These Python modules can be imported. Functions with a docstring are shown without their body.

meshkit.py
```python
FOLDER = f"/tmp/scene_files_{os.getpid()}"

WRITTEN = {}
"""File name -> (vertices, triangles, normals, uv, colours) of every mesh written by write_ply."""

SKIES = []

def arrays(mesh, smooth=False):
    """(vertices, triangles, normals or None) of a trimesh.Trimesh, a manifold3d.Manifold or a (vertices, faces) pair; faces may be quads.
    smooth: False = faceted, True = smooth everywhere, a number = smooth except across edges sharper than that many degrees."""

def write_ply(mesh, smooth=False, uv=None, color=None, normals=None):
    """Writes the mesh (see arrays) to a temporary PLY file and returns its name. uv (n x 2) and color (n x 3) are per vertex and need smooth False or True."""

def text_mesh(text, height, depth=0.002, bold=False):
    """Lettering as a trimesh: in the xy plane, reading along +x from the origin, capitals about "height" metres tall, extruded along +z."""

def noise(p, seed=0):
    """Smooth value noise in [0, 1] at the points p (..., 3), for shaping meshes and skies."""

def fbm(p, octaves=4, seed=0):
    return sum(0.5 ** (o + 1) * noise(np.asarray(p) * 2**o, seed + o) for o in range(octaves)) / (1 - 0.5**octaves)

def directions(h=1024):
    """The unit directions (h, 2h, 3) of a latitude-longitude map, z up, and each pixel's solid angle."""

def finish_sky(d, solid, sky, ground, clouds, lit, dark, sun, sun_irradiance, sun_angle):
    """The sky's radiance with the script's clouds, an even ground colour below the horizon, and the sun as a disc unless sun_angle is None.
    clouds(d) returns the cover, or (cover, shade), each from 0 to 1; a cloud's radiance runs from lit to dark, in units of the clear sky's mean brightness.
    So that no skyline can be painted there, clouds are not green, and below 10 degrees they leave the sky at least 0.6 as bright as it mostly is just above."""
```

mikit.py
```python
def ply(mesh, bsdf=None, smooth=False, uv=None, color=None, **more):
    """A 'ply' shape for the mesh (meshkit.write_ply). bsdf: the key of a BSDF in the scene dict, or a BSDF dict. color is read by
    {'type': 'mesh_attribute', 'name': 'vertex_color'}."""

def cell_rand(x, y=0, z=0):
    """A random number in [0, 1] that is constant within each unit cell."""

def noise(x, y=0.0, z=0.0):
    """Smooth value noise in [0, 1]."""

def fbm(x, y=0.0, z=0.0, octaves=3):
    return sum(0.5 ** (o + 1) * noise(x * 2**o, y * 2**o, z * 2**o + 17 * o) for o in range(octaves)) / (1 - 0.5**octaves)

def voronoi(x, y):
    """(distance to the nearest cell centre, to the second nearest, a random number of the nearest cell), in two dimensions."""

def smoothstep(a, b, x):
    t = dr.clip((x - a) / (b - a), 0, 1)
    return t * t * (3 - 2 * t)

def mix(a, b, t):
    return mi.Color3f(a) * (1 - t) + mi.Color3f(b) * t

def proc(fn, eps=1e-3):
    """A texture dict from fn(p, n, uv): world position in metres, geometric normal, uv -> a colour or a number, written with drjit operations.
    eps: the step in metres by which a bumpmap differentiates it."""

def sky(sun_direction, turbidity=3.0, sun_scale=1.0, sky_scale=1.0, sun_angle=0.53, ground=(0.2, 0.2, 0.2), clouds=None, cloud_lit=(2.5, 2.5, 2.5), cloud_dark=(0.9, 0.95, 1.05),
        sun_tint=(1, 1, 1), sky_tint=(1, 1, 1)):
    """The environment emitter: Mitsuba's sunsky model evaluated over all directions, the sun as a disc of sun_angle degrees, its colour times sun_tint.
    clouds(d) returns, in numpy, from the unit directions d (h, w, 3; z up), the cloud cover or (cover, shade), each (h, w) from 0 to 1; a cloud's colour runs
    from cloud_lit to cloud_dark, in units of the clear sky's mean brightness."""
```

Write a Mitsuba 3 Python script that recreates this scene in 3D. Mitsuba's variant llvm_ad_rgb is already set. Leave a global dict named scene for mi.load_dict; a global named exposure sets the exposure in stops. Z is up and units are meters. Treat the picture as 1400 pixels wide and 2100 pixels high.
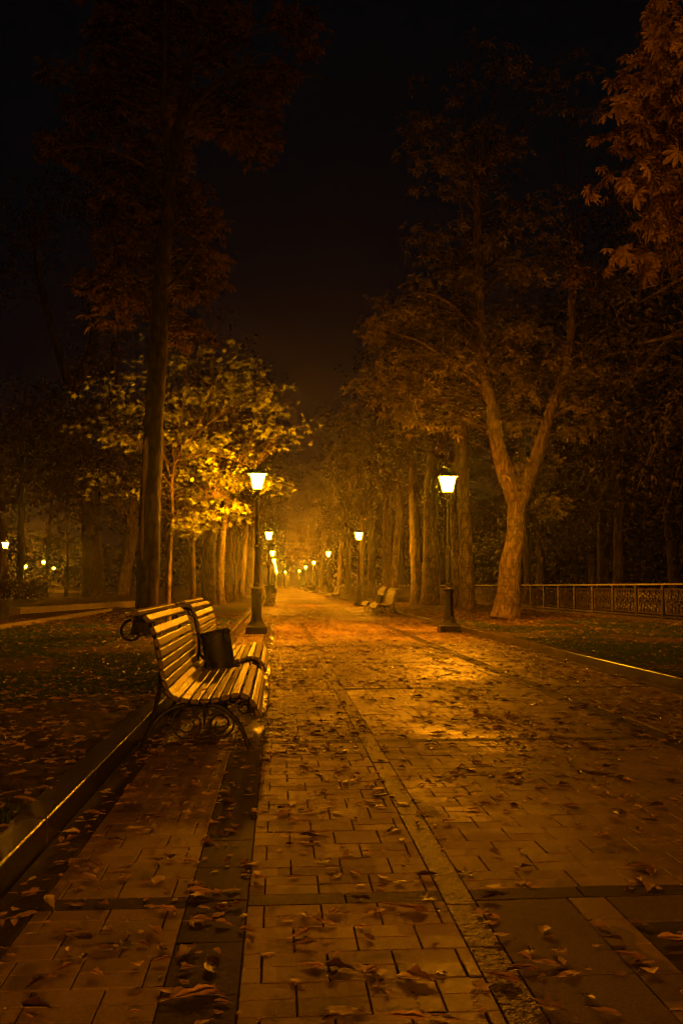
import math
import numpy as np
import drjit as dr
import mitsuba as mi
import trimesh
import mikit
import meshkit
from mikit import proc, fbm, noise, smoothstep, mix, cell_rand, voronoi

T = mi.ScalarTransform4f
PI = math.pi
rng = np.random.default_rng(11)

# ------------------------------------------------------------------ camera, sky, exposure
EYE = 1.14
PITCH, YAW = math.radians(4.64), math.radians(4.07)
exposure = 3.0
scene, labels = {}, {}
scene['camera'] = {
    'type': 'perspective', 'fov': 42.5, 'fov_axis': 'x', 'near_clip': 0.05, 'far_clip': 2000.0,
    'to_world': T().look_at(origin=[0, 0, EYE],
                            target=[math.sin(YAW) * math.cos(PITCH), math.cos(YAW) * math.cos(PITCH), EYE + math.sin(PITCH)],
                            up=[0, 0, 1]),
    'medium': {'type': 'ref', 'id': 'haze_air'}}
scene['haze_air'] = {'type': 'homogeneous', 'albedo': {'type': 'rgb', 'value': [0.95, 0.95, 0.95]},
                     'sigma_t': 0.0015, 'phase': {'type': 'hg', 'g': 0.95}}
night = mikit.sky([0.3, 0.5, 0.35], turbidity=3, sun_scale=0.0, sky_scale=0.07, sky_tint=(0.62, 0.5, 0.5),
                  clouds=lambda d: 1.0, cloud_lit=(0.05, 0.048, 0.062), cloud_dark=(0.05, 0.048, 0.062))
scene['sky'] = {**night, 'sampling_weight': 0.4}

LAMP = np.array([1.0, 0.29, 0.0035]) * 150.0      # sodium lamp glass radiance


# ------------------------------------------------------------------ helpers
def numbered(key):
    if key not in scene and key not in labels and not any(k.startswith(key + '__') for k in TAKEN.get(key, ())):
        return key
    n = COUNT.get(key, 0)
    while True:
        n += 1
        k = f'{key}_{n:03d}'
        if k not in scene and k not in labels:
            COUNT[key] = n
            return k


COUNT, TAKEN = {}, {}


def thing(name, label, cat, group=None, kind=None):
    key = numbered(name)
    d = {'label': label}
    if cat:
        d['category'] = cat
    if group:
        d['group'] = group
    if kind:
        d['kind'] = kind
    labels[key] = d
    return key


def struct(name, label):
    key = numbered(name)
    labels[key] = {'label': label, 'kind': 'structure'}
    return key


def put(key, shape, **more):
    """one entry under exactly this key"""
    scene[key] = {**shape, **more}
    return key


def part(parent, name, shape, label=None, kind=None, **more):
    key = numbered(parent + '__' + name)
    scene[key] = {**shape, **more}
    if label or kind:
        labels[key] = {}
        if label:
            labels[key]['label'] = label
        if kind:
            labels[key]['kind'] = kind
    return key


def cat_mesh(ms):
    vs, fs, at = [], [], 0
    for v, f in ms:
        vs.append(v)
        fs.append(np.asarray(f) + at)
        at += len(v)
    return np.vstack(vs), np.vstack(fs)


def box(x0, x1, y0, y1, z0, z1, c=0.0):
    """box with chamfered top and vertical edges left square"""
    if c <= 0:
        v = np.array([[x, y, z] for z in (z0, z1) for (x, y) in ((x0, y0), (x1, y0), (x1, y1), (x0, y1))], float)
        q = [[3, 2, 1, 0], [4, 5, 6, 7], [0, 1, 5, 4], [1, 2, 6, 5], [2, 3, 7, 6], [3, 0, 4, 7]]
    else:
        ring = lambda e, z: [[x0 + e, y0 + e, z], [x1 - e, y0 + e, z], [x1 - e, y1 - e, z], [x0 + e, y1 - e, z]]
        v = np.array(ring(0, z0) + ring(0, z1 - c) + ring(c, z1), float)
        q = [[3, 2, 1, 0], [8, 9, 10, 11]]
        for a in (0, 4):
            for i in range(4):
                j = (i + 1) % 4
                q.append([a + i, a + j, a + 4 + j, a + 4 + i])
    q = np.array(q)
    return v, np.vstack([q[:, [0, 1, 2]], q[:, [0, 2, 3]]])


def rbox(sx, sy, sz, r=0.01, center=(0, 0, 0)):
    """box bevelled on all edges (hull of shrunk corners)"""
    pts = []
    for a in (-1, 1):
        for b in (-1, 1):
            for c in (-1, 1):
                h = np.array([a * sx / 2, b * sy / 2, c * sz / 2])
                s = np.array([a, b, c]) * r
                for k in range(3):
                    p = h.copy()
                    for m in range(3):
                        if m != k:
                            p[m] -= s[m]
                    pts.append(p)
    m = trimesh.convex.convex_hull(np.array(pts))
    return np.array(m.vertices) + np.array(center), np.array(m.faces)


def tube(path, radii, sides=8, cap=True, jitter=0.0, seed=0, freq=6.0):
    p = np.asarray(path, float)
    r = np.broadcast_to(np.asarray(radii, float), (len(p),))
    t = np.gradient(p, axis=0)
    t /= np.linalg.norm(t, axis=1, keepdims=True) + 1e-12
    ref = np.array([1.0, 0, 0]) if abs(t[0, 0]) < 0.8 else np.array([0, 1.0, 0])
    a = np.empty_like(p)
    prev = ref - t[0] * (ref @ t[0])
    for i in range(len(p)):
        prev = prev - t[i] * (prev @ t[i])
        n = np.linalg.norm(prev)
        prev = prev / n if n > 1e-6 else np.cross(t[i], [0.3, 0.5, 0.8])
        a[i] = prev
    b = np.cross(t, a)
    ang = np.arange(sides) * 2 * PI / sides
    d = np.cos(ang)[None, :, None] * a[:, None] + np.sin(ang)[None, :, None] * b[:, None]
    rr = np.repeat(r[:, None], sides, 1)
    if jitter:
        q = p[:, None] + d * rr[..., None]
        q2 = q * np.array([freq, freq, freq * 0.22])
        rr = rr * (1 + jitter * (meshkit.fbm(q2, 3, seed) - 0.5) * 2)
    v = (p[:, None] + d * rr[..., None]).reshape(-1, 3)
    i, j = np.meshgrid(np.arange(len(p) - 1), np.arange(sides), indexing='ij')
    q = np.stack([i * sides + j, i * sides + (j + 1) % sides, (i + 1) * sides + (j + 1) % sides, (i + 1) * sides + j], -1).reshape(-1, 4)
    f = np.vstack([q[:, [0, 1, 2]], q[:, [0, 2, 3]]])
    if cap:
        n = len(v)
        v = np.vstack([v, p[:1], p[-1:]])
        k = np.arange(sides)
        e = (len(p) - 1) * sides
        f = np.vstack([f, np.stack([k * 0 + n, (k + 1) % sides, k], 1), np.stack([k * 0 + n + 1, e + k, e + (k + 1) % sides], 1)])
    return v, f


def smooth_path(pts, n):
    """Catmull-Rom through rows of pts (any columns)"""
    p = np.asarray(pts, float)
    q = np.vstack([2 * p[0] - p[1], p, 2 * p[-1] - p[-2]])
    out = []
    m = len(p) - 1
    for u in np.linspace(0, m - 1e-9, n):
        i = int(u)
        t = u - i
        a, b, c, d = q[i:i + 4]
        out.append(0.5 * (2 * b + (c - a) * t + (2 * a - 5 * b + 4 * c - d) * t * t + (3 * b - a - 3 * c + d) * t ** 3))
    return np.array(out)


def lathe(profile, sides=16):
    pr = np.asarray(profile, float)
    ang = np.arange(sides) * 2 * PI / sides
    v = np.stack([pr[:, None, 0] * np.cos(ang), pr[:, None, 0] * np.sin(ang), np.repeat(pr[:, 1:2], sides, 1)], -1).reshape(-1, 3)
    i, j = np.meshgrid(np.arange(len(pr) - 1), np.arange(sides), indexing='ij')
    q = np.stack([i * sides + j, i * sides + (j + 1) % sides, (i + 1) * sides + (j + 1) % sides, (i + 1) * sides + j], -1).reshape(-1, 4)
    return v, np.vstack([q[:, [0, 1, 2]], q[:, [0, 2, 3]]])


def scatter(template, pos, rot, scale):
    """many copies of (v, f): pos n x 3, rot n x 3 x 3, scale n"""
    v, f = template
    vs = np.einsum('nij,kj->nki', rot, v) * np.asarray(scale)[:, None, None] + np.asarray(pos)[:, None]
    fs = f[None] + (np.arange(len(pos)) * len(v))[:, None, None]
    return vs.reshape(-1, 3), fs.reshape(-1, 3)


def frames(direction, up_hint, roll=None):
    """rotation matrices whose x axis is direction and z axis near up_hint"""
    x = direction / np.linalg.norm(direction, axis=1, keepdims=True)
    z = up_hint - x * np.sum(up_hint * x, 1, keepdims=True)
    z /= np.linalg.norm(z, axis=1, keepdims=True) + 1e-9
    y = np.cross(z, x)
    return np.stack([x, y, z], -1)


def yaw_mats(a, tilt=None, tilt_dir=None):
    c, s, o, z = np.cos(a), np.sin(a), np.ones_like(a), np.zeros_like(a)
    R = np.stack([np.stack([c, -s, z], -1), np.stack([s, c, z], -1), np.stack([z, z, o], -1)], 1)
    if tilt is not None:
        c, s = np.cos(tilt), np.sin(tilt)
        X = np.stack([np.stack([o, z, z], -1), np.stack([z, c, -s], -1), np.stack([z, s, c], -1)], 1)
        b = tilt_dir
        c, s = np.cos(b), np.sin(b)
        Z = np.stack([np.stack([c, -s, z], -1), np.stack([s, c, z], -1), np.stack([z, z, o], -1)], 1)
        R = Z @ X @ np.transpose(Z, (0, 2, 1)) @ R
    return R


# ------------------------------------------------------------------ materials
def rgb(*c):
    return {'type': 'rgb', 'value': list(c)}


def principled(color, rough, spec=0.5, metallic=0.0, two=True, **k):
    b = {'type': 'principled', 'base_color': color if isinstance(color, dict) else rgb(*color), 'roughness': rough, 'specular': spec, 'metallic': metallic, **k}
    return {'type': 'twosided', 'bsdf': b} if two else b


def bumped(fn, scale, inner, eps=1e-3):
    return {'type': 'twosided', 'bsdf': {'type': 'bumpmap', 'arbitrary': proc(fn, eps), 'scale': scale, 'bsdf': inner}}


def paver_color(p, n, uv):
    tone = cell_rand(p.x * 5.0, p.y * 9.9, 3)
    dirt = fbm(p.x * 3.1, p.y * 2.3, 0.0, 3)
    fine = noise(p.x * 240, p.y * 240)
    big = fbm(p.x * 0.7 + 4, p.y * 0.55, 2.0, 3)
    c = mix((0.150, 0.098, 0.060), (0.275, 0.195, 0.125), tone * 0.55 + dirt * 0.45)
    c = c * (0.62 + 0.30 * dirt + 0.25 * fine) * (0.66 + 0.62 * smoothstep(0.3, 0.7, big))
    blot = smoothstep(0.66, 0.74, fbm(p.x * 5.5, p.y * 4.5, 9.0, 3))
    c = c * (1 - 0.45 * blot)
    # a dark splash and the dotted dribble that ran from it
    d = dr.sqrt(dr.square(p.x - 0.372) + dr.square((p.y - 2.70) * 0.8))
    t = dr.clip((2.66 - p.y) / 0.26, 0, 1)
    line = dr.abs(p.x - (0.375 + 0.012 * t))
    dots = smoothstep(0.35, 0.6, noise(p.y * 95.0)) * smoothstep(0.007, 0.003, line) * dr.select((p.y < 2.67) & (p.y > 2.40), 1.0, 0.0)
    wet = dr.maximum(smoothstep(0.022, 0.012, d), dots)
    return c * (1 - 0.72 * wet)


def paver_rough(p, n, uv):
    w = fbm(p.x * 1.3 + 7, p.y * 0.8, 0.0, 3)
    polished = dr.select((p.y > 6.53) & (p.y < 9.57) & (p.x > 0.71) & (p.x < 1.75), 0.05, 0.0)
    return dr.clip(0.66 - polished - 0.15 * smoothstep(0.36, 0.74, w) + 0.10 * (cell_rand(p.x * 5.0, p.y * 9.9, 5) - 0.5), 0.36, 0.8)


def paver_bump(p, n, uv):
    return noise(p.x * 55, p.y * 55) * 0.6 + noise(p.x * 190, p.y * 190) * 0.4


def far_paving_color(p, n, uv):
    row = p.y * 9.9
    pair = dr.floor(row * 0.5)
    fx = p.x * 5.0 + 0.5 * (pair - 2 * dr.floor(pair * 0.5))
    gx = fx - dr.floor(fx)
    gy = row * 0.5 - pair
    gap = dr.maximum(smoothstep(0.05, 0.02, dr.minimum(gx, 1 - gx)), 0.5 * smoothstep(0.06, 0.02, dr.minimum(gy, 1 - gy)))
    c = paver_color(p, n, uv)
    return c * (1 - 0.55 * gap)


def granite_color(p, n, uv):
    s = noise(p.x * 160, p.y * 160, p.z * 160)
    w = fbm(p.x * 4, p.y * 4, p.z * 4, 2)
    return mix((0.022, 0.017, 0.013), (0.072, 0.056, 0.044), s * 0.6 + w * 0.4)


def granite_light_color(p, n, uv):
    s = noise(p.x * 130, p.y * 130, p.z * 130)
    w = fbm(p.x * 5, p.y * 5, p.z * 4, 2)
    return mix((0.028, 0.021, 0.014), (0.25, 0.19, 0.12), s * s * 0.8 + w * 0.2)


def granite_panel_color(p, n, uv):
    s = noise(p.x * 210, p.y * 210)
    w = fbm(p.x * 3.3, p.y * 3.3, 6.0, 3)
    return mix((0.07, 0.052, 0.034), (0.20, 0.155, 0.10), s * 0.45 + w * 0.55)


def granite_rough(p, n, uv):
    dry_ = 0.58 + 0.25 * fbm(p.x * 2.1, p.y * 1.5, 3.0, 2)
    # water stands along the low edge of the band beside the benches
    film = smoothstep(-0.23, -0.15, p.x + 0.09 * (fbm(p.x * 9, p.y * 2.2, 1.0, 2) - 0.5)) * smoothstep(5.8, 7.5, p.y) * dr.select((p.x > -0.33) & (p.x < -0.1), 1.0, 0.0)
    film = film * smoothstep(0.1, 0.6, noise(p.x * 10, p.y * 2.6))
    return dry_ * (1 - film) + 0.36 * film


def chipped(p, n, uv):
    return fbm(p.x * 60, p.y * 60, p.z * 60, 2)


def grit(p, n, uv):
    return 0.6 * noise(p.x * 62, p.y * 62, p.z * 30) + 0.4 * noise(p.x * 170, p.y * 170, p.z * 60)


def soil_color(p, n, uv):
    a = fbm(p.x * 1.7, p.y * 1.7, 0.0, 3)
    b = noise(p.x * 38, p.y * 38)
    g = smoothstep(0.42, 0.62, fbm(p.x * 0.45 + 3, p.y * 0.45, 5.0, 2))
    earth = mix((0.022, 0.014, 0.009), (0.075, 0.048, 0.026), a * 0.6 + b * 0.4)
    turf = mix((0.014, 0.020, 0.006), (0.04, 0.045, 0.014), b)
    return mix(earth, turf, g * 0.7)


def soil_bump(p, n, uv):
    return fbm(p.x * 16, p.y * 16, 0.0, 3)


def wood_color(p, n, uv):
    g = noise(p.x * 90, p.y * 3.0, p.z * 90)
    w = fbm(p.x * 9, p.y * 1.6, p.z * 9, 2)
    return mix((0.050, 0.034, 0.016), (0.21, 0.148, 0.07), g * 0.55 + w * 0.45)


def wood_bump(p, n, uv):
    return noise(p.x * 130, p.y * 4.0, p.z * 130)


def ridges(p):
    w = 2.2 * fbm(p.x * 2.2, p.y * 2.2, p.z * 1.6, 2)
    r = noise(p.x * 15 + w, p.y * 15 + w, p.z * 3.2 + w)
    r2 = noise(p.x * 24 - w, p.y * 24 + w, p.z * 9.0)
    return 0.65 * dr.minimum(dr.abs(r - 0.5) * 3.2, 1) + 0.35 * dr.minimum(dr.abs(r2 - 0.5) * 3, 1)


def bark_color(p, n, uv):
    b = fbm(p.x * 2.2, p.y * 2.2, p.z * 1.1, 2)
    return mix((0.040, 0.029, 0.018), (0.245, 0.185, 0.115), ridges(p) * (0.55 + 0.6 * b))


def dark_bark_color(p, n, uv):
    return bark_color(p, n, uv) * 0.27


def bark_bump(p, n, uv):
    return ridges(p) + 0.12 * noise(p.x * 60, p.y * 60, p.z * 25)


def peeled_color(p, n, uv):
    return mix((0.18, 0.12, 0.07), (0.34, 0.25, 0.15), noise(p.x * 60, p.y * 60, p.z * 4))


def iron_rough(p, n, uv):
    return 0.42 + 0.22 * fbm(p.x * 25, p.y * 25, p.z * 25, 2)


def dry(c0, c1):
    def fn(p, n, uv):
        return mix(c0, c1, fbm(p.x * 23, p.y * 23, p.z * 40, 2))
    return fn


def leafy(c0, c1, grain=7.0):
    """tone that changes from spray to spray and from leaf to leaf"""
    def fn(p, n, uv):
        a = smoothstep(0.3, 0.7, noise(p.x * 1.3, p.y * 1.3, p.z * 1.7))
        b = cell_rand(p.x * grain, p.y * grain, p.z * grain)
        return mix(c0, c1, a * 0.4 + b * 0.6)
    return fn


def stone_color(p, n, uv):
    return mix((0.10, 0.08, 0.06), (0.25, 0.21, 0.165), fbm(p.x * 7, p.y * 7, p.z * 9, 3) * 0.7 + 0.3 * noise(p.x * 90, p.y * 90, p.z * 90))


MAT = {
    'paver_mat': bumped(paver_bump, 0.0016, principled(proc(paver_color), proc(paver_rough), 0.34, two=False), 2e-3),
    'far_paving_mat': principled(proc(far_paving_color), proc(paver_rough), 0.5),
    'granite_mat': bumped(chipped, 0.0012, principled(proc(granite_color), proc(granite_rough), 0.16, two=False), 2e-3),
    'granite_light_mat': bumped(grit, 0.006, principled(proc(granite_light_color), 0.55, 0.3, two=False), 2e-3),
    'granite_panel_mat': principled(proc(granite_panel_color), 0.68, 0.15),
    'kerb_mat': bumped(chipped, 0.0016, principled(proc(granite_color), 0.27, 0.4, two=False), 2e-3),
    'bed_mat': principled((0.06, 0.043, 0.028), 0.9, 0.1),
    'soil_mat': bumped(soil_bump, 0.02, principled(proc(soil_color), 0.85, 0.2, two=False), 5e-3),
    'grass_mat': {'type': 'principledthin', 'base_color': rgb(0.06, 0.105, 0.02), 'roughness': 0.5, 'diff_trans': 0.5, 'spec_trans': 0.0},
    'wood_mat': bumped(wood_bump, 0.0012, principled(proc(wood_color), 0.45, 0.4, two=False), 1e-3),
    'bark_mat': bumped(bark_bump, 0.03, principled(proc(bark_color), 0.85, 0.25, two=False), 3e-3),
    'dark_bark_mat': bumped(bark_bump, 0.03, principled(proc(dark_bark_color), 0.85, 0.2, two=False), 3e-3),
    'twig_mat': principled((0.075, 0.055, 0.038), 0.8, 0.3),
    'peeled_mat': principled(proc(peeled_color), 0.7, 0.3),
    'iron_mat': principled((0.012, 0.0105, 0.009), proc(iron_rough), 0.4),
    'brass_mat': principled((0.5, 0.36, 0.16), 0.3, 0.5, 0.9),
    'stone_mat': bumped(chipped, 0.003, principled(proc(stone_color), 0.7, 0.3, two=False), 2e-3),
    'fence_mat': principled((0.055, 0.042, 0.03), 0.45, 0.5),
    'rail_mat': principled((0.17, 0.135, 0.10), 0.5, 0.5),
    'maple_leaf_mat': {'type': 'principledthin', 'base_color': proc(leafy((0.12, 0.14, 0.012), (0.58, 0.66, 0.04))), 'roughness': 0.45, 'diff_trans': 0.7, 'spec_trans': 0.0},
    'chestnut_leaf_mat': {'type': 'principledthin', 'base_color': proc(leafy((0.04, 0.026, 0.008), (0.18, 0.12, 0.028))), 'roughness': 0.5, 'diff_trans': 0.7, 'spec_trans': 0.0},
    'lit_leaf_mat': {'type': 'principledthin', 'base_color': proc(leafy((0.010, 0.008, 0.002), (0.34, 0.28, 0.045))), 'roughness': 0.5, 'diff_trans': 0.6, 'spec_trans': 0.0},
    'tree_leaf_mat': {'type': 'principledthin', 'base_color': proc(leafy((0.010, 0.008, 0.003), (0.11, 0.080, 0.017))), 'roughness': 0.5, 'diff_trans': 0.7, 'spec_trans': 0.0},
    'rusty_leaf_mat': {'type': 'principledthin', 'base_color': proc(leafy((0.11, 0.068, 0.016), (0.40, 0.27, 0.07), 11.0)), 'roughness': 0.5, 'diff_trans': 0.6, 'spec_trans': 0.0},
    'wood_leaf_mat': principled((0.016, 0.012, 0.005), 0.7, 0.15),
    'dry_brown_mat': principled(proc(dry((0.13, 0.070, 0.022), (0.33, 0.195, 0.06))), 0.55, 0.4),
    'dry_tan_mat': principled(proc(dry((0.26, 0.145, 0.05), (0.56, 0.36, 0.14))), 0.55, 0.4),
    'dry_dark_mat': principled(proc(dry((0.035, 0.018, 0.009), (0.10, 0.05, 0.022))), 0.45, 0.5),
    'dry_yellow_mat': principled(proc(dry((0.42, 0.30, 0.10), (0.62, 0.48, 0.2))), 0.5, 0.4),
    'paper_mat': principled((0.75, 0.70, 0.62), 0.6, 0.3),
    'cap_mat': principled((0.03, 0.026, 0.022), 0.4, 0.5),
}
scene.update(MAT)

# ------------------------------------------------------------------ large structure: ground, kerbs, promenade
KL, KR = -1.0, 4.30            # kerb faces towards the paving


def ground_z(x, y):
    x, y = np.asarray(x, float), np.asarray(y, float)
    z = np.where((x > KL - 0.12) & (x < KR + 0.12), -0.07, 0.085)
    s = np.clip((-7.8 - x) / 3.0, 0, 1) * np.clip((y - 22) / 14.0, 0, 1)
    z = z + 0.25 * s * s * (3 - 2 * s)
    s = np.clip((x - 8.6) / 0.9, 0, 1)
    z = z + 0.10 * s
    lawn = ((x < KL - 0.3) | (x > KR + 0.3))
    b = meshkit.fbm(np.stack([x * 0.55, y * 0.55, x * 0], -1), 3, 4) - 0.5
    return z + np.where(lawn, 0.07 * b, 0)


def sheet(xs, ys, zf):
    X, Y = np.meshgrid(xs, ys, indexing='ij')
    v = np.stack([X, Y, zf(X, Y)], -1).reshape(-1, 3)
    n = len(ys)
    i, j = np.meshgrid(np.arange(len(xs) - 1), np.arange(n - 1), indexing='ij')
    q = np.stack([i * n + j, (i + 1) * n + j, (i + 1) * n + j + 1, i * n + j + 1], -1).reshape(-1, 4)
    return v, np.vstack([q[:, [0, 1, 2]], q[:, [0, 2, 3]]])


xs = np.concatenate([[-300, -200, -120, -80, -60, -45, -35, -28, -22, -18, -15], np.linspace(-13, -1.5, 60), [-1.3, -1.14, -1.1, 1.6, 4.4, 4.44, 4.6],
                     np.linspace(4.8, 12, 40), [14, 17, 21, 28, 40, 60, 90, 150, 300]])
ys = np.concatenate([[-300, -120, -50, -20, -8], np.linspace(-2, 60, 200), np.linspace(63, 130, 24), [145, 165, 190, 220, 260, 320]])
g = struct('ground', 'dark park ground of soil and thin turf under the trees')
put(g, mikit.ply(sheet(xs, ys, ground_z), 'soil_mat', smooth=True))

# promenade: far part one sheet, near part every paver
promenade = struct('promenade', 'wet paved promenade of small pavers and dark granite bands strewn with leaves')
Y_END = 25.6                   # pavers are built up to here
put(promenade, mikit.ply(box(KL + 0.001, KR - 0.001, Y_END, 215, -0.05, 0.0), 'far_paving_mat'))
part(promenade, 'bedding', mikit.ply(box(KL + 0.001, KR - 0.001, -14, Y_END - 0.002, -0.05, -0.009), 'bed_mat'))


def paver_block(x0, x1, y0, y1, z, tx, ty, c=0.0022, depth=0.03):
    """arrays of chamfered pavers: returns list-free vertices (n,12,3) and the faces of one"""
    x0, x1, y0, y1, z = [np.asarray(a, float) for a in (x0, x1, y0, y1, z)]
    o = np.zeros_like(x0)

    def ring(e, zz):
        return np.stack([np.stack([x0 + e, y0 + e, zz], -1), np.stack([x1 - e, y0 + e, zz], -1), np.stack([x1 - e, y1 - e, zz], -1), np.stack([x0 + e, y1 - e, zz], -1)], 1)
    v = np.concatenate([ring(0, z - depth), ring(0, z - c), ring(c, z)], 1)
    cx, cy = (x0 + x1)[:, None] / 2, (y0 + y1)[:, None] / 2
    v[:, 4:, 2] += (v[:, 4:, 0] - cx) * tx[:, None] + (v[:, 4:, 1] - cy) * ty[:, None]
    q = [[8, 9, 10, 11]]
    for a in (0, 4):
        for i in range(4):
            j = (i + 1) % 4
            q.append([a + i, a + j, a + 4 + j, a + 4 + i])
    q = np.array(q)
    return v, np.vstack([q[:, [0, 1, 2]], q[:, [0, 2, 3]]])


BAND0, BSTEP, BW = 3.225, 3.15, 0.11      # dark bands that cross the promenade


def rows_between(y0, y1, pitch=0.1):
    n = max(1, round((y1 - y0) / pitch))
    return np.linspace(y0, y1, n + 1)


pav = []       # x0, x1, y0, y1
slab = []      # dark granite
light = []     # light granite
panels = []
k0 = -2
for k in range(k0, 9):
    a = BAND0 + BSTEP * k + BW
    b = BAND0 + BSTEP * (k + 1)
    if b > Y_END + 0.2:
        b = Y_END
    if a >= Y_END:
        break
    panels.append((a, b, k))
for (a, b, k) in panels:
    for (xa, xb) in ((-0.84, -0.32), (-0.105, 0.60), (0.71, 2.75), (2.95, 4.10)):
        if k == -1 and xa in (0.71, 2.95):
            continue
        if k < -1 and xa in (0.71, 2.95):
            continue
        ry = rows_between(a, b)
        for i in range(len(ry) - 1):
            off = 0.10 * ((i // 2) % 2)
            cuts = [xa] + [x for x in np.arange(xa - 0.2 + off + (0.06 if xa < 0 else 0.03), xb + 0.2, 0.2) if xa + 0.035 < x < xb - 0.035] + [xb]
            for c0, c1 in zip(cuts[:-1], cuts[1:]):
                g_ = 0.0022 if rng.random() < .75 else 0.0035
                pav.append((c0 + g_, c1 - g_, ry[i] + 0.0011, ry[i + 1] - 0.0011))
    # band across (at the start of each panel)
    ya, yb = a - BW, a
    for (xa, xb) in ((-0.84, -0.32), (-0.105, 0.60), (0.71, 2.75), (2.95, 4.10)):
        n = max(1, round((xb - xa) / 0.42))
        cc = np.linspace(xa, xb, n + 1)
        for c0, c1 in zip(cc[:-1], cc[1:]):
            slab.append((c0 + 0.002, c1 - 0.002, ya + 0.002, yb - 0.002))
for (xa, xb, L, o) in ((KL + 0.004, -0.84, 0.5, 0.1), (-0.32, -0.105, 0.37, 0.0), (2.75, 2.95, 0.37, 0.15), (4.10, KR - 0.004, 0.5, 0.3)):
    for y in np.arange(-3.0 + o, Y_END - L, L):
        slab.append((xa + 0.002, xb - 0.002, y + 0.002, y + L - 0.002))
yy_ = -3.0
while yy_ < Y_END - 0.7:
    l_ = rng.uniform(.28, .62)
    light.append((0.602, 0.708, yy_ + 0.0015, yy_ + l_ - 0.0015))
    yy_ += l_
panel_slab = []
# granite panel at the near end, right of the light strip
cols = [(0.71, 1.05, 'l', 0.62), (1.05, 1.19, 'p', 0.21), (1.19, 1.52, 'c', 0.24), (1.52, 1.66, 'p', 0.21), (1.66, 2.0, 'c', 0.24), (2.0, 2.36, 'p', 0.21), (2.36, 2.75, 'l', 0.5), (2.95, 4.10, 'p', 0.21)]
for (xa, xb, t, L) in cols:
    y, i = BAND0 - 0.001, 0
    while y > -2.9:
        r = (xa + 0.0025, xb - 0.0025, y - L + 0.0025, y - 0.0025)
        if t == 'p':
            pav.append(r)
        elif t == 'l' or i % 3 != 1:
            panel_slab.append(r)
        else:
            slab.append(r)
        y -= L
        i += 1


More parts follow.
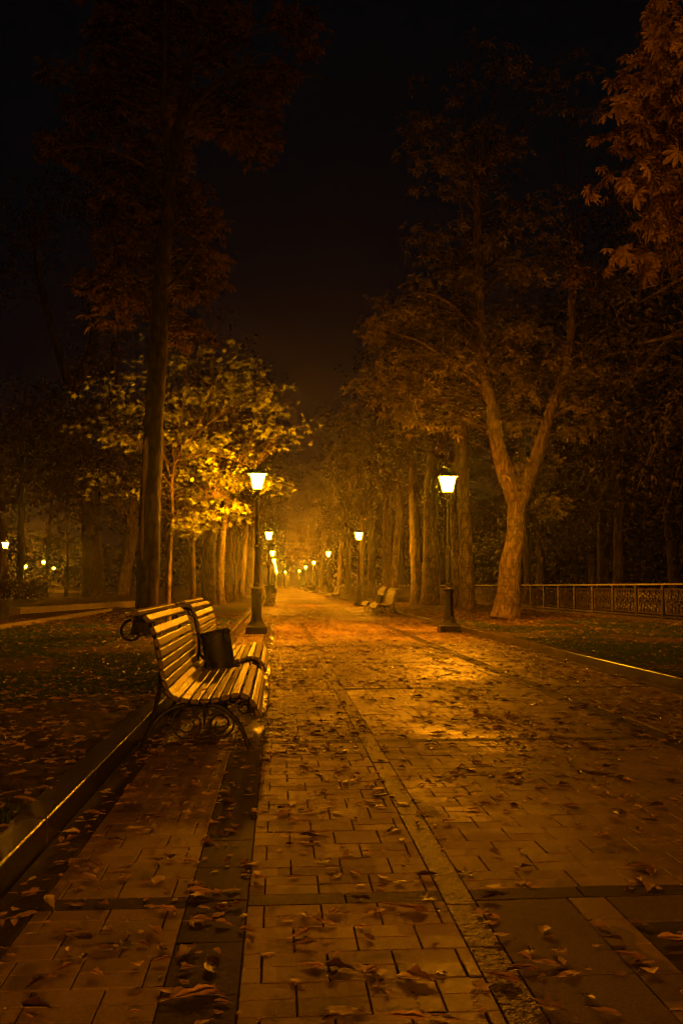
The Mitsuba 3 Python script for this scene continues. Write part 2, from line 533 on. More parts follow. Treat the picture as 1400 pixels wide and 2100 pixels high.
def in_view(r):
    y = (r[:, 2] + r[:, 3]) / 2
    x = (r[:, 0] + r[:, 1]) / 2
    u = 572 + (x * math.cos(YAW * 0)) / np.maximum(y, 0.1) * 1800
    return (y > 2.25) & (u > -60) & (u < 1460)


def lay(rects, name, mat, keep, amp, tilt, base=0.0, seed=1):
    r = np.array(rects)
    rg = np.random.default_rng(seed)
    v, f = paver_block(r[:, 0], r[:, 1], r[:, 2], r[:, 3], base + rg.normal(0, amp, len(r)), rg.normal(0, tilt, len(r)), rg.normal(0, tilt, len(r)))
    near = np.hypot((r[:, 0] + r[:, 1]) / 2, (r[:, 2] + r[:, 3]) / 2)
    near = np.where(in_view(r), near, 1e3)
    order = np.argsort(near, kind='stable')
    for i in order[:keep]:
        if near[i] > 900:
            break
        part(promenade, name, mikit.ply((v[i], f), mat))
    rest = order[keep:]
    fs = (f[None] + (np.arange(len(rest)) * 12)[:, None, None]).reshape(-1, 3)
    part(promenade, name + '_field', mikit.ply((v[rest].reshape(-1, 3), fs), mat), kind='stuff')


lay(pav, 'paver', 'paver_mat', 300, 0.0011, 0.007, 0.0, 1)
lay(slab, 'granite_slab', 'granite_mat', 110, 0.0010, 0.004, 0.0, 2)
lay(light, 'rough_strip_stone', 'granite_light_mat', 40, 0.0010, 0.005, 0.0, 3)
lay(panel_slab, 'speckled_slab', 'granite_panel_mat', 40, 0.0008, 0.003, 0.0, 4)


def kerb(name, label, xa, xb, y0, y1, L, z0, z1, keep_y):
    key = struct(name, label)
    far = []
    rg = np.random.default_rng(int(abs(xa) * 100))
    y = y0
    while y < y1:
        v, f = box(min(xa, xb), max(xa, xb), y + 0.003, y + L - 0.003, z0, z1 + rg.normal(0, 0.003), 0.006)
        v[:, 0] += rg.normal(0, 0.003)
        if y < keep_y and y + L > 2.5:
            part(key, 'kerb_stone', mikit.ply((v, f), 'kerb_mat'))
        else:
            far.append((v, f))
        y += L
    part(key, 'kerb_stone_row', mikit.ply(cat_mesh(far), 'kerb_mat'), kind='stuff')
    return key


kerb('kerb', 'worn granite kerb behind the near benches, its wet edge catching the lamp light', KL, KL - 0.15, -12, 200, 1.0, -0.1, 0.12, 34)
kerb('kerb', 'worn granite kerb along the lawn on the fence side of the promenade', KR, KR + 0.15, -12, 200, 1.0, -0.1, 0.12, 60)

# side path on the far lawn, its kerb, low wall and the lit far path
sp = struct('side_path', 'dark side path across the lawn behind the benches')
put(sp, mikit.ply(sheet(np.array([-8.2, -7.6, -6.9, -6.42]), np.linspace(14, 40, 30), lambda x, y: ground_z(x, y) * 0 + 0.15), 'soil_mat', smooth=True))
for y in np.arange(14, 34, 1.0):
    part(sp, 'kerb_stone', mikit.ply(box(-6.42, -6.28, y + 0.004, y + 0.996, 0.0, 0.19, 0.01), 'stone_mat'))
wall = thing('low_wall', 'low pale stone wall edging the raised lawn beyond the bench side grass', 'wall')
p0, p1 = np.array([-8.45, 29.0]), np.array([-6.4, 39.5])
L = np.linalg.norm(p1 - p0)
ang = math.degrees(math.atan2(p1[1] - p0[1], p1[0] - p0[0]))
for i in range(12):
    a, b = i * L / 12 + 0.004, (i + 1) * L / 12 - 0.004
    part(wall, 'stone_block', mikit.ply(box(a, b, -0.2, 0.2, -0.1, 0.21 + 0.008 * (i % 2), 0.012), 'stone_mat'),
         to_world=T().translate([p0[0], p0[1], 0.14]).rotate([0, 0, 1], ang))
fp = struct('far_path', 'pale lamp-lit path far across the park lawn')
q0, q1, q2 = np.array([-15.0, 74.0]), np.array([-27, 100.0]), np.array([-42, 134.0])
fv = np.array([[-12.5, 72, .37], [-20, 72, .37], [-24.5, 102, .37], [-33, 100, .37], [-38, 136, .37], [-48, 134, .37]])
put(fp, mikit.ply((fv, np.array([[0, 2, 1], [1, 2, 3], [2, 4, 3], [3, 4, 5]])), 'stone_mat'))

# ------------------------------------------------------------------ street lamps
LZ0, LZ1 = 3.30, 3.66


def lathe_at(profile, sides=16, smooth=35, mat='iron_mat'):
    return mikit.ply(lathe(profile, sides), mat, smooth=smooth)


def plate(s, z0, z1, c):
    return box(-s, s, -s, s, z0, z1, c)


def lantern_glass():
    a, b = 0.098, 0.172
    v = np.array([[-a, -a, LZ0], [a, -a, LZ0], [a, a, LZ0], [-a, a, LZ0], [-b, -b, LZ1], [b, -b, LZ1], [b, b, LZ1], [-b, b, LZ1]])
    q = np.array([[0, 1, 5, 4], [1, 2, 6, 5], [2, 3, 7, 6], [3, 0, 4, 7], [3, 2, 1, 0]])
    return v, np.vstack([q[:, [0, 1, 2]], q[:, [0, 2, 3]]])


def lantern_frame():
    a, b = 0.100, 0.174
    ms = []
    for sx, sy in ((-1, -1), (1, -1), (1, 1), (-1, 1)):
        ms.append(tube([[sx * a, sy * a, LZ0 - 0.01], [sx * b, sy * b, LZ1 + 0.005]], 0.008, 4))
    for s, z in ((a, LZ0 - 0.012), (b, LZ1 + 0.006)):
        for i, (p, q) in enumerate((((-s, -s), (s, -s)), ((s, -s), (s, s)), ((s, s), (-s, s)), ((-s, s), (-s, -s)))):
            ms.append(tube([[*p, z], [*q, z]], 0.009, 4))
    return cat_mesh(ms)


fluted = []
for zz, r in ((1.17, 0.066), (1.5, 0.062), (1.94, 0.056)):
    ring = []
    for i in range(24):
        rr = r * (1.0 if i % 2 else 0.86)
        ring.append([rr * math.cos(i * PI / 12), rr * math.sin(i * PI / 12), zz])
    fluted.append(ring)
fl_v = np.array(fluted).reshape(-1, 3)
ii, jj = np.meshgrid(np.arange(2), np.arange(24), indexing='ij')
fq = np.stack([ii * 24 + jj, ii * 24 + (jj + 1) % 24, (ii + 1) * 24 + (jj + 1) % 24, (ii + 1) * 24 + jj], -1).reshape(-1, 4)
fl_f = np.vstack([fq[:, [0, 1, 2]], fq[:, [0, 2, 3]]])
ped_cs = PI / 8
LAMP_PLY = {
    'plinth': mikit.ply(cat_mesh([plate(0.24, -0.02, 0.17, 0.02), plate(0.205, 0.17, 0.205, 0.01)]), 'iron_mat'),
    'pedestal': mikit.ply(lathe([(0.0, 0.205), (0.185, 0.205), (0.175, 0.235), (0.145, 0.265), (0.128, 0.31), (0.128, 0.33), (0.118, 0.345), (0.113, 0.90), (0.122, 0.915), (0.122, 0.95), (0.108, 0.965), (0.0, 0.966)], 8), 'iron_mat'),
    'collar': lathe_at([(0.0, 0.96), (0.112, 0.962), (0.136, 0.985), (0.136, 1.01), (0.112, 1.035), (0.082, 1.05), (0.078, 1.08), (0.094, 1.10), (0.094, 1.125), (0.072, 1.145), (0.070, 1.172), (0, 1.173)]),
    'fluted_shaft': mikit.ply((fl_v, fl_f), 'iron_mat'),
    'column': lathe_at([(0.0, 1.93), (0.058, 1.93), (0.074, 1.95), (0.074, 1.985), (0.050, 2.01), (0.042, 2.05), (0.036, 3.06), (0.05, 3.075), (0.05, 3.10), (0.034, 3.115), (0.034, 3.20), (0.075, 3.26), (0.10, 3.275), (0.10, 3.288), (0, 3.288)]),
    'lantern_frame': mikit.ply(lantern_frame(), 'iron_mat'),
    'lantern_roof': mikit.ply(lathe([(0.235, 3.668), (0.300, 3.640), (0.308, 3.647), (0.270, 3.678), (0.20, 3.725), (0.10, 3.775), (0.06, 3.79), (0.06, 3.82), (0.0, 3.83)], 4), 'cap_mat',
                              to_world=T().rotate([0, 0, 1], 45)),
    'finial': lathe_at([(0.02, 3.82), (0.02, 3.845), (0.032, 3.865), (0.026, 3.885), (0.008, 3.90), (0.006, 3.945), (0, 3.95)], 10),
}
GLASS = mikit.ply(lantern_glass(), 'cap_mat')


def lamp(x, y, label, group, z=0.0, weight=1.0, power=1.0, rot=0.0):
    k = thing('street_lamp', label, 'street lamp', group)
    t = T().translate([x, y, z]).rotate([0, 0, 1], rot)
    for n, d in LAMP_PLY.items():
        tw = t @ T(d['to_world']) if 'to_world' in d else t
        part(k, n, {**d, 'to_world': tw})
    part(k, 'lantern_glass', {**GLASS, 'to_world': t, 'emitter': {'type': 'area', 'radiance': rgb(*(LAMP * power)), 'sampling_weight': weight}})
    return k


ORD = ['first', 'second', 'third', 'fourth', 'fifth', 'sixth', 'seventh', 'eighth', 'ninth', 'tenth', 'eleventh', 'twelfth']
for i, (y, w) in enumerate(((20.4, 4.0), (43.6, 2.0), (70.5, 1.2), (100, 0.8), (131, 0.6), (170, 0.4))):
    lamp(3.97, y, ('tall lit iron lamp with glaring lantern beside the crooked forked tree' if i == 0 else
         f'lit iron lamp on the fence side of the promenade, {ORD[i]} along that row'), 'lamps along the fence side of the promenade', weight=w)
for i, (y, w) in enumerate(((20.2, 4.0), (43.4, 2.0), (69.0, 1.2), (92, 0.8), (113, 0.6), (138, 0.4), (165, 0.3), (195, 0.3))):
    lamp(-0.50, y, ('lit iron lamp on a square plinth among the yellow maple leaves' if i == 0 else
         f'lit iron lamp on the bench side of the promenade, {ORD[i]} along that row'), 'lamps along the bench side of the promenade', weight=w)
for x in (-0.5, 3.97):
    lamp(x, -11.0, f'lit iron lamp behind the camera on the {"bench" if x < 0 else "fence"} side of the promenade', 'lamps behind the camera', weight=2.5, power=1.4)
for (x, y, z, w, l) in ((-17.3, 57, 0.06, 0.6, 'lit park lamp at the picture edge above the dark bush'), (-23.1, 75, 0.0, 0.4, 'lit park lamp cut off by the picture edge below its neighbour'),
                        (-36.5, 130, 0.0, 0.4, 'brightest far park lamp low over the dark bush'), (-27.4, 105, 0.1, 0.4, 'far park lamp standing by a thin leaning trunk'),
                        (-37.5, 150, 0.1, 0.3, 'faint far park lamp beside the dark oak, small as a spark')):
    lamp(x, y, l, 'park lamps across the lawn', z=z, weight=w, power=0.6)
lamp(1.35, 185, 'farthest lit lamp standing at the end of the promenade', 'lamps at the end of the promenade', weight=0.3)

# ------------------------------------------------------------------ benches and bins
PROFILE = [(-1.030, .905), (-.958, .925), (-.890, .888), (-.848, .815), (-.824, .738), (-.808, .668), (-.795, .600), (-.782, .533), (-.764, .466), (-.738, .402),
           (-.690, .362), (-.622, .345), (-.553, .339), (-.484, .340), (-.415, .346), (-.348, .358), (-.285, .378), (-.228, .372), (-.180, .332), (-.152, .272)]
PR = np.array(PROFILE)
BENCH_LEN = 2.1
tan = np.gradient(PR, axis=0)
tan /= np.linalg.norm(tan, axis=1, keepdims=True)


def slat_mesh(i, seed):
    v, f = rbox(0.055, BENCH_LEN, 0.032, 0.006)
    rg = np.random.default_rng(seed)
    tx, tz = tan[i]
    R = np.array([[tx, 0, -tz], [0, 1, 0], [tz, 0, tx]])
    v = v.copy()
    v[:, 1] += rg.normal(0, 0.006)
    nx, nz = -tz, tx
    v = v @ R.T + np.array([PR[i, 0] + nx * 0.018, 0, PR[i, 1] + nz * 0.018])
    v[:, 2] += v[:, 1] * rg.normal(0, 0.0012)
    return v, f


SLATS = [mikit.ply(slat_mesh(i, 40 + i), 'wood_mat') for i in range(len(PROFILE))]


def spiral(cx, cz, r0, r1, a0, a1, n=28):
    a = np.linspace(a0, a1, n)
    r = np.linspace(r0, r1, n)
    return np.stack([cx + r * np.cos(a), a * 0, cz + r * np.sin(a)], -1)


def iron_side():
    ms = []
    back = smooth_path([(-.985, 0, .885), (-.90, 0, .87), (-.866, 0, .80), (-.842, 0, .70), (-.815, 0, .573), (-.815, 0, .43), (-.852, 0, .24), (-.905, 0, .08), (-.945, 0, .004)], 26)
    ms.append(tube(back, 0.016, 6))
    seat = smooth_path([(-.815, 0, .43), (-.76, 0, .37), (-.69, 0, .335), (-.55, 0, .315), (-.40, 0, .322), (-.29, 0, .35), (-.235, 0, .345), (-.20, 0, .31), (-.185, 0, .26), (-.20, 0, .235)], 26)
    ms.append(tube(seat, 0.014, 6))
    arch = smooth_path([(-.90, 0, .09), (-.80, 0, .235), (-.66, 0, .298), (-.50, 0, .305), (-.40, 0, .285), (-.32, 0, .225), (-.25, 0, .13), (-.20, 0, .004)], 26)
    ms.append(tube(arch, 0.015, 6))
    ms.append(tube(spiral(-1.015, .81, .075, .06, 0.5 * PI, 1.9 * PI, 20), 0.011, 6))
    ms.append(tube(spiral(-.62, .165, .118, .035, 0.6 * PI, 4.3 * PI, 60), 0.007, 5))
    ms.append(tube(spiral(-.395, .165, .095, .03, 0.3 * PI, -3.2 * PI, 60), 0.007, 5))
    ms.append(tube(spiral(-.235, .275, .045, .02, 0.2 * PI, 3.0 * PI, 30), 0.008, 5))
    ms.append(tube([[-.51, 0, .30], [-.51, 0, .16]], 0.009, 5))
    return cat_mesh(ms)


IRON = mikit.ply(iron_side(), 'iron_mat', smooth=40)
BRACE = mikit.ply(cat_mesh([tube([[-.80, -.8, .44], [-.80, .8, .44]], 0.011, 6), tube([[-.51, -.8, .30], [-.51, .8, .30]], 0.011, 6)]), 'iron_mat', smooth=40)
bolts = []
for i in range(len(PROFILE)):
    n = np.array([-tan[i, 1], tan[i, 0]])
    for yy in (-.78, .78):
        c = PR[i] + n * 0.037
        v, f = tube([[c[0] - n[0] * .006, yy, c[1] - n[1] * .006], [c[0], yy, c[1]]], 0.007, 6)
        bolts.append((v, f))
BOLTS = mikit.ply(cat_mesh(bolts), 'brass_mat')


def bench(y, mirror, label, group):
    k = thing('park_bench', label, 'bench', group)
    t = T().translate([0, y, 0]) if not mirror else T().translate([KL + KR, y, 0]).rotate([0, 0, 1], 180)
    if mirror:
        t = T().translate([KR + KL + 0.0, y, 0]).rotate([0, 0, 1], 180)
    for d in SLATS:
        part(k, 'slat', d, to_world=t)
    for yy in (-.78, .78):
        part(k, 'iron_side', IRON, to_world=t @ T().translate([0, yy, 0]))
    part(k, 'brace', BRACE, to_world=t)
    part(k, 'bolt_heads', BOLTS, kind='stuff', to_world=t)
    return k


def bin_body():
    prof = [(0.0, 0.0), (0.128, 0.0), (0.132, 0.012), (0.138, 0.33), (0.145, 0.335), (0.147, 0.36), (0.140, 0.366), (0.134, 0.36), (0.126, 0.03), (0, 0.028)]
    v, f = lathe(prof, 22)
    ms = [(v, f)]
    for z in (0.09, 0.26):
        r = 0.132 + 0.019 * z
        ms.append(lathe([(r, z - .012), (r + .006, z - .01), (r + .006, z + .01), (r, z + .012)], 22))
    return cat_mesh(ms)


BIN = mikit.ply(bin_body(), 'iron_mat', smooth=30)
BIN_STAND = mikit.ply(cat_mesh([tube([[0, .17, 0.0], [0, .17, .56]], 0.018, 8), tube([[0, .17, .50], [0, .02, .50]], 0.010, 6), tube([[-.16, .17, 0.012], [.16, .17, 0.012]], 0.012, 6),
                                tube([[0, .05, 0.012], [0, .30, 0.012]], 0.012, 6)]), 'iron_mat', smooth=40)


def bin_at(x, y, tilt, label, rot=0):
    k = thing('litter_bin', label, 'litter bin', 'litter bins between benches')
    t = T().translate([x, y, 0]).rotate([0, 0, 1], rot)
    part(k, 'bucket', BIN, to_world=t @ T().translate([0, 0, .50]).rotate([0, 1, 0], tilt).translate([0, 0, -.17]))
    part(k, 'stand', BIN_STAND, to_world=t)


bench(7.0, False, 'near slatted wooden park bench with curled back and scrolled iron legs', 'benches along the promenade')
bench(9.95, False, 'slatted park bench just behind the dark bin, second on its side', 'benches along the promenade')
bin_at(-0.56, 8.36, -11, 'dark dented bucket bin tilting between the two near benches')
bench(32.2, True, 'slatted bench under the trees across the promenade, nearer of its pair', 'benches along the promenade')
bench(35.4, True, 'slatted bench across the promenade, farther of the pair with the bin between', 'benches along the promenade')
bin_at(3.85, 33.75, 8, 'small dark bin between the two benches across the promenade')
bench(60.5, True, 'far bench beside the third lamp of the fence side row', 'benches along the promenade')
bench(63.7, True, 'far bench just beyond its neighbour by the third lamp of the fence side', 'benches along the promenade')
bench(93.0, True, 'tiny far bench near the fourth lamp of the fence side row', 'benches along the promenade')
bench(47.5, False, 'far bench just beyond the second lamp of the bench side row', 'benches along the promenade')
bench(50.7, False, 'far bench after its neighbour beyond the second lamp of the bench side', 'benches along the promenade')

# ------------------------------------------------------------------ iron fence on the far lawn edge
FX = 9.5
fence = thing('iron_fence', 'ornate cast iron fence with pale handrail on a stone base along the wood', 'fence')
PITCH_F = 1.63


def fz(y):
    return 1.14 - 0.004 * (y - 20)


def ring_mesh(cx, cz, r, w, n=12, s=4):
    a = np.linspace(0, 2 * PI, n + 1)
    return tube(np.stack([a * 0, cx + r * np.cos(a), cz + r * np.sin(a)], -1), w, s, cap=False)


def panel_mesh(n, s):
    ms = []
    y0, y1, z0, z1 = 0.09, PITCH_F - 0.09, -0.76, -0.15
    for a, b in (((y0, z0), (y1, z0)), ((y1, z0), (y1, z1)), ((y1, z1), (y0, z1)), ((y0, z1), (y0, z0))):
        ms.append(tube([[0, *a], [0, *b]], 0.017, 4))
    nx, nz = 4, 2
    dx, dz = (y1 - y0) / nx, (z1 - z0) / nz
    for i in range(nx):
        for j in range(nz):
            cx, cz = y0 + (i + .5) * dx, z0 + (j + .5) * dz
            ms.append(ring_mesh(cx, cz, 0.128, 0.012, n, s))
            ms.append(ring_mesh(cx, cz, 0.055, 0.010, n, s))
            for a in (PI / 4, 3 * PI / 4, 5 * PI / 4, 7 * PI / 4):
                p = [(0, cx + r * math.cos(a + w), cz + r * math.sin(a + w)) for r, w in ((.05, 0), (.10, .25), (.15, .1), (.205, 0))]
                ms.append(tube(smooth_path(p, 5 if s > 3 else 3), 0.010, s, cap=False))
    for i in range(1, nx):
        ms.append(ring_mesh(y0 + i * dx, (z0 + z1) / 2, .05, .010, n, s))
    return cat_mesh(ms)


PANEL_NEAR = mikit.ply(panel_mesh(12, 4), 'fence_mat')
PANEL_FAR = mikit.ply(panel_mesh(7, 3), 'fence_mat')
POST = mikit.ply(cat_mesh([box(-.05, .05, -.055, .055, -.84, -.045, 0.0), box(-.065, .065, -.07, .07, -.86, -.79, .01)]), 'iron_mat')
POSTB = mikit.ply(box(-.055, .055, 0.055, PITCH_F - .055, -.845, -.80, .004), 'iron_mat')
for i in range(-3, 52):
    y = 21.2 + PITCH_F * i
    t = T().translate([FX, y, fz(y)])
    part(fence, 'panel', PANEL_NEAR if i < 14 else PANEL_FAR, to_world=t)
    part(fence, 'post', POST, to_world=t)
    part(fence, 'bottom_rail', POSTB, to_world=t)
for i in range(-3, 52, 3):
    y = 21.2 + PITCH_F * i
    dzz = fz(y + 3 * PITCH_F) - fz(y)
    v, f = box(-.085, .085, 0.003, 3 * PITCH_F - .003, -.042, 0.0, .012)
    v = v.copy()
    v[:, 2] += v[:, 1] / (3 * PITCH_F) * dzz
    part(fence, 'handrail', mikit.ply((v, f), 'rail_mat'), to_world=T().translate([FX, y, fz(y)]))
    v, f = box(-.16, .16, 0.004, 3 * PITCH_F - .004, -1.35, -.862, .015)
    v = v.copy()
    v[:, 2] += v[:, 1] / (3 * PITCH_F) * dzz
    part(fence, 'base_stone', mikit.ply((v, f), 'kerb_mat'), to_world=T().translate([FX, y, fz(y)]))

# ------------------------------------------------------------------ leaves
def leaflet(L, w, drop, fold, stations=1):
    """folded obovate blade along +x, returned (v, f)"""
    if stations == 1:
        v = np.array([[0, 0, 0], [.62 * L, -w, fold - drop * .35], [L, 0, -drop], [.62 * L, w, fold - drop * .35]])
        return v, np.array([[0, 1, 2], [0, 2, 3]])
    t = np.array([0.0, .3, .62, .86, 1.0])
    ww = np.array([0.12, .55, 1.0, .72, 0.0]) * w
    zz = -drop * t ** 2
    c = np.stack([t * L, 0 * t, zz], -1)
    l = np.stack([t * L, ww, zz + fold * ww / w], -1)
    r = np.stack([t * L, -ww, zz + fold * ww / w], -1)
    v = np.vstack([c, l, r])
    f = []
    for i in range(4):
        f += [[i, i + 1, 5 + i + 1], [i, 5 + i + 1, 5 + i], [i, 10 + i, 10 + i + 1], [i, 10 + i + 1, i + 1]]
    return v, np.array(f)


def palmate(fine, n=7):
    ms = []
    for k in range(n):
        a = (k - (n - 1) / 2) / ((n - 1) / 2) * 1.95
        L = 1.0 - 0.42 * abs(a) / 1.95
        v, f = leaflet(L, .17 * L, .34 * L, .05, 2 if fine else 1)
        c, s = math.cos(a), math.sin(a)
        ms.append((v @ np.array([[c, s, 0], [-s, c, 0], [0, 0, 1.0]]), f))
    return cat_mesh(ms)


def maple(curl=0.12):
    ang = np.radians([-150, -115, -95, -68, -50, -30, -14, 0, 14, 30, 50, 68, 95, 115, 150])
    r = np.array([.45, .62, .40, .50, .92, .52, .62, 1.05, .62, .52, .92, .50, .40, .62, .45])
    v = np.stack([r * np.cos(ang), r * np.sin(ang), -curl * r ** 2 + .05 * np.cos(3 * ang)], -1)
    v = np.vstack([[[0, 0, 0]], v])
    return v, np.array([[0, i, i + 1] for i in range(1, 15)])


def simple_leaf():
    return leaflet(1.0, .36, .22, .12)


PALM, PALM_FINE, MAPLE, SIMPLE = palmate(False), palmate(True), maple(), simple_leaf()
PALM5 = palmate(False, 5)


def crown_leaves(centres, radius, per, template, size, flat=0.55, seed=0, droop=0.35):
    rg = np.random.default_rng(seed)
    c = np.asarray(centres, float)
    n = len(c) * per
    d = rg.normal(0, 1, (n, 3))
    d /= np.linalg.norm(d, axis=1, keepdims=True)
    rr = rg.random(n) ** (1 / 2.2)
    off = d * rr[:, None] * np.repeat(np.broadcast_to(radius, len(c)), per)[:, None]
    off[:, 2] *= flat
    pos = np.repeat(c, per, 0) + off
    out = off * np.array([1, 1, 0.3]) + rg.normal(0, 0.18, (n, 3))
    out[:, 2] -= droop * np.linalg.norm(out, axis=1)
    up = rg.normal(0, 0.38, (n, 3)) + np.array([0, 0, 1.0])
    return scatter(template, pos, frames(out, up), size * rg.uniform(0.65, 1.2, n))


def twigs(nodes, centres, r0, r1, seed, sides=4, sag=0.25):
    """thin curved branches from the nearest limb node (slightly lower) to each leaf cluster"""
    rg = np.random.default_rng(seed)
    ms = []
    nodes = np.asarray(nodes)
    for c in centres:
        d = np.linalg.norm(nodes - c, axis=1) + np.maximum(nodes[:, 2] - c[2] + 0.4, 0) * 1.5
        a = nodes[np.argmin(d)]
        m = (a + c) / 2 + rg.normal(0, 0.08, 3) * np.linalg.norm(c - a) + np.array([0, 0, sag * np.linalg.norm(c - a) * 0.5])
        ms.append(tube(smooth_path([a, m, c], 6), np.linspace(r0, r1, 6), sides, cap=False))
    return cat_mesh(ms)


def trunk_mesh(pts, radii, sides=18, n=30, seed=0, jitter=0.10, flare=0.35):
    pr = smooth_path(np.column_stack([pts, radii]), n)
    r = pr[:, 3].copy()
    if flare:
        h = pr[:, 2] - pr[0, 2]
        r *= 1 + flare * np.exp(-h / 0.28)
    return tube(pr[:, :3], r, sides, jitter=jitter, seed=seed, freq=5.0), pr


def clump(n, c, s, rg, z_lo=-1e9):
    """n points in an ellipsoid shell-ish, clumpy"""
    out = []
    c, s = np.asarray(c, float), np.asarray(s, float)
    while len(out) < n:
        d = rg.normal(0, 1, 3)
        d /= np.linalg.norm(d)
        p = c + d * s * rg.uniform(0.25, 1) ** 0.6
        if p[2] > z_lo and meshkit.noise((p * 0.45)[None], 9)[0] > 0.30:
            out.append(p)
    return np.array(out)


def add_tree(name, label, trunk, limbs, centres, leaf, size, per, crad, mat, cat='tree', group=None, seed=0, sides=18, jitter=.10, flare=.35, twig=(.035, .010), n=30, flat=.55, bark='bark_mat'):
    k = thing(name, label, cat, group)
    tp, tr = trunk
    m, pr = trunk_mesh(np.array(tp, float), np.array(tr, float), sides, n, seed, jitter, flare)
    part(k, 'trunk', mikit.ply(m, bark, smooth=True))
    half = len(pr) // 2
    nodes = [pr[half:, :3]]
    for li, (lp, lr) in enumerate(limbs):
        lm, lpr = trunk_mesh(np.array(lp, float), np.array(lr, float), max(8, sides - 6), 22, seed + li + 1, jitter, 0)
        part(k, 'limb', mikit.ply(lm, bark, smooth=True))
        nodes.append(lpr[5:, :3])
    nodes = np.vstack(nodes)
    if len(centres):
        part(k, 'twigs', mikit.ply(twigs(nodes, centres, twig[0], twig[1], seed), 'twig_mat', smooth=True), kind='stuff')
        part(k, 'crown', mikit.ply(crown_leaves(centres, crad, per, leaf, size, flat, seed + 5), mat))
    return k


# chestnut by the near benches: a tall dark trunk that forks high up
rg = np.random.default_rng(21)


def at(px, py, d):
    """metres for sketching a tree's outline at its own distance"""
    a, b = math.atan((px - 700) / 1800.0), (1050 - py) / 1800.0
    f = np.array([math.sin(YAW) * math.cos(PITCH), math.cos(YAW) * math.cos(PITCH), math.sin(PITCH)])
    r = np.array([math.cos(YAW), -math.sin(YAW), 0])
    u = np.cross(r, f)
    q = f + (px - 700) / 1800.0 * r + b * u
    s = d / q[1]
    return np.array([q[0] * s, d, EYE + q[2] * s])


def outline(rows, d, dd=None):
    return [tuple(at(px, py, d if dd is None else d + dd[i])) for i, (px, py) in enumerate(rows)]


D = 18.0
tp = outline([(300, 1302), (302, 1240), (307, 1100), (314, 900), (325, 700), (333, 550), (345, 430), (351, 350)], D)
trr = [.25, .235, .212, .20, .185, .165, .145, .13]
limbs = [(outline([(350, 352), (340, 270), (334, 200), (338, 90), (341, -60)], D, [0, 0, -.2, -.4, -.5]), [.085, .075, .065, .055, .045]),
         (outline([(352, 348), (366, 280), (378, 190), (398, 60), (415, -80)], D, [0, .1, .2, .4, .6]), [.12, .11, .10, .085, .07]),
         (outline([(374, 255), (400, 215), (432, 182), (480, 152), (530, 138), (600, 150), (675, 160)], D, [.2, .1, -.2, -.6, -1, -1.3, -1.6]), [.075, .07, .06, .05, .038, .025, .014]),
         (outline([(395, 95), (440, 88), (475, 52), (550, 44), (610, 38)], D, [.3, .5, .9, 1.2, 1.5]), [.05, .042, .036, .026, .012]),
         (outline([(347, 420), (300, 345), (235, 310), (180, 298), (125, 305)], D, [0, -.3, -.8, -1.2, -1.5]), [.045, .035, .026, .018, .010]),
         (outline([(330, 600), (370, 560), (400, 520), (425, 500)], D, [0, -.5, -.9, -1.2]), [.03, .022, .015, .008]),
         (outline([(326, 690), (290, 600), (250, 560), (215, 575)], D, [0, -.4, -.8, -1.0]), [.032, .024, .016, .008])]
C = []
for (px, py, s, n_) in ((260, 60, 75, 22), (225, 190, 60, 15), (300, 180, 60, 12), (440, 60, 60, 10), (480, 240, 65, 14), (540, 270, 50, 10), (560, 170, 45, 5), (600, 40, 50, 4),
                        (130, 300, 18, 3), (190, 300, 28, 4), (270, 340, 50, 9), (230, 380, 35, 6), (250, 460, 45, 8), (300, 430, 40, 6), (400, 470, 40, 6), (370, 380, 40, 4),
                        (260, 580, 55, 11), (390, 580, 38, 9), (420, 520, 24, 4), (370, 660, 30, 5), (230, 600, 30, 4), (310, -40, 100, 14), (380, 200, 60, 5)):
    for _ in range(n_):
        C.append(at(px + rg.normal(0, s * .62), py + rg.normal(0, s * .62), D + abs(rg.normal(.3, 1.0)) + .35))
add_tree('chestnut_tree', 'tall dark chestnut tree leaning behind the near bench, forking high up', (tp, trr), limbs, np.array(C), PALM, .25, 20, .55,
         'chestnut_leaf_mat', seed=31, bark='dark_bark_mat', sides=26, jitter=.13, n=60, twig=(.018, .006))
# a strip of peeled bark on that trunk
pe = outline([(299, 1150), (300, 1080), (303, 990), (308, 900)], D)
pe = np.array(pe) + np.array([-.045, -.185, 0])
v, f = tube(smooth_path(pe, 14), np.linspace(.02, .05, 14) * np.abs(np.sin(np.linspace(.3, 6.0, 14))) + .012, 8, jitter=.3, seed=5)
part('chestnut_tree', 'bare_wood', mikit.ply((v, f), 'peeled_mat', smooth=True), label='pale strip of bare wood')

# young maple beside the lamp
D = 22.3
tp = outline([(345, 1279), (346, 1230), (349, 1130), (354, 1070), (352, 1000), (357, 950)], D)
limbs = [(outline([(357, 952), (375, 915), (398, 885), (420, 840), (440, 790)], D, [0, -.2, -.3, -.3, -.2]), [.045, .036, .028, .018, .010]),
         (outline([(354, 1068), (366, 1050), (400, 1030), (440, 1020)], D, [0, -.2, -.5, -.9]), [.03, .024, .016, .008]),
         (outline([(353, 985), (335, 930), (325, 860), (330, 760), (340, 690)], D, [0, .2, .4, .5, .5]), [.04, .034, .027, .018, .008]),
         (outline([(357, 950), (365, 880), (378, 810), (385, 720)], D, [0, .5, .8, 1.0]), [.04, .03, .02, .010]),
         (outline([(352, 1000), (300, 930), (250, 880), (215, 830)], D, [0, .3, .4, .4]), [.032, .024, .016, .008]),
         (outline([(365, 940), (420, 930), (470, 940), (520, 960)], D, [-.1, -.4, -.7, -.9]), [.03, .024, .016, .007]),
         (outline([(375, 915), (450, 850), (520, 810), (580, 800)], D, [-.1, .2, .5, .7]), [.03, .024, .016, .007])]
C = []
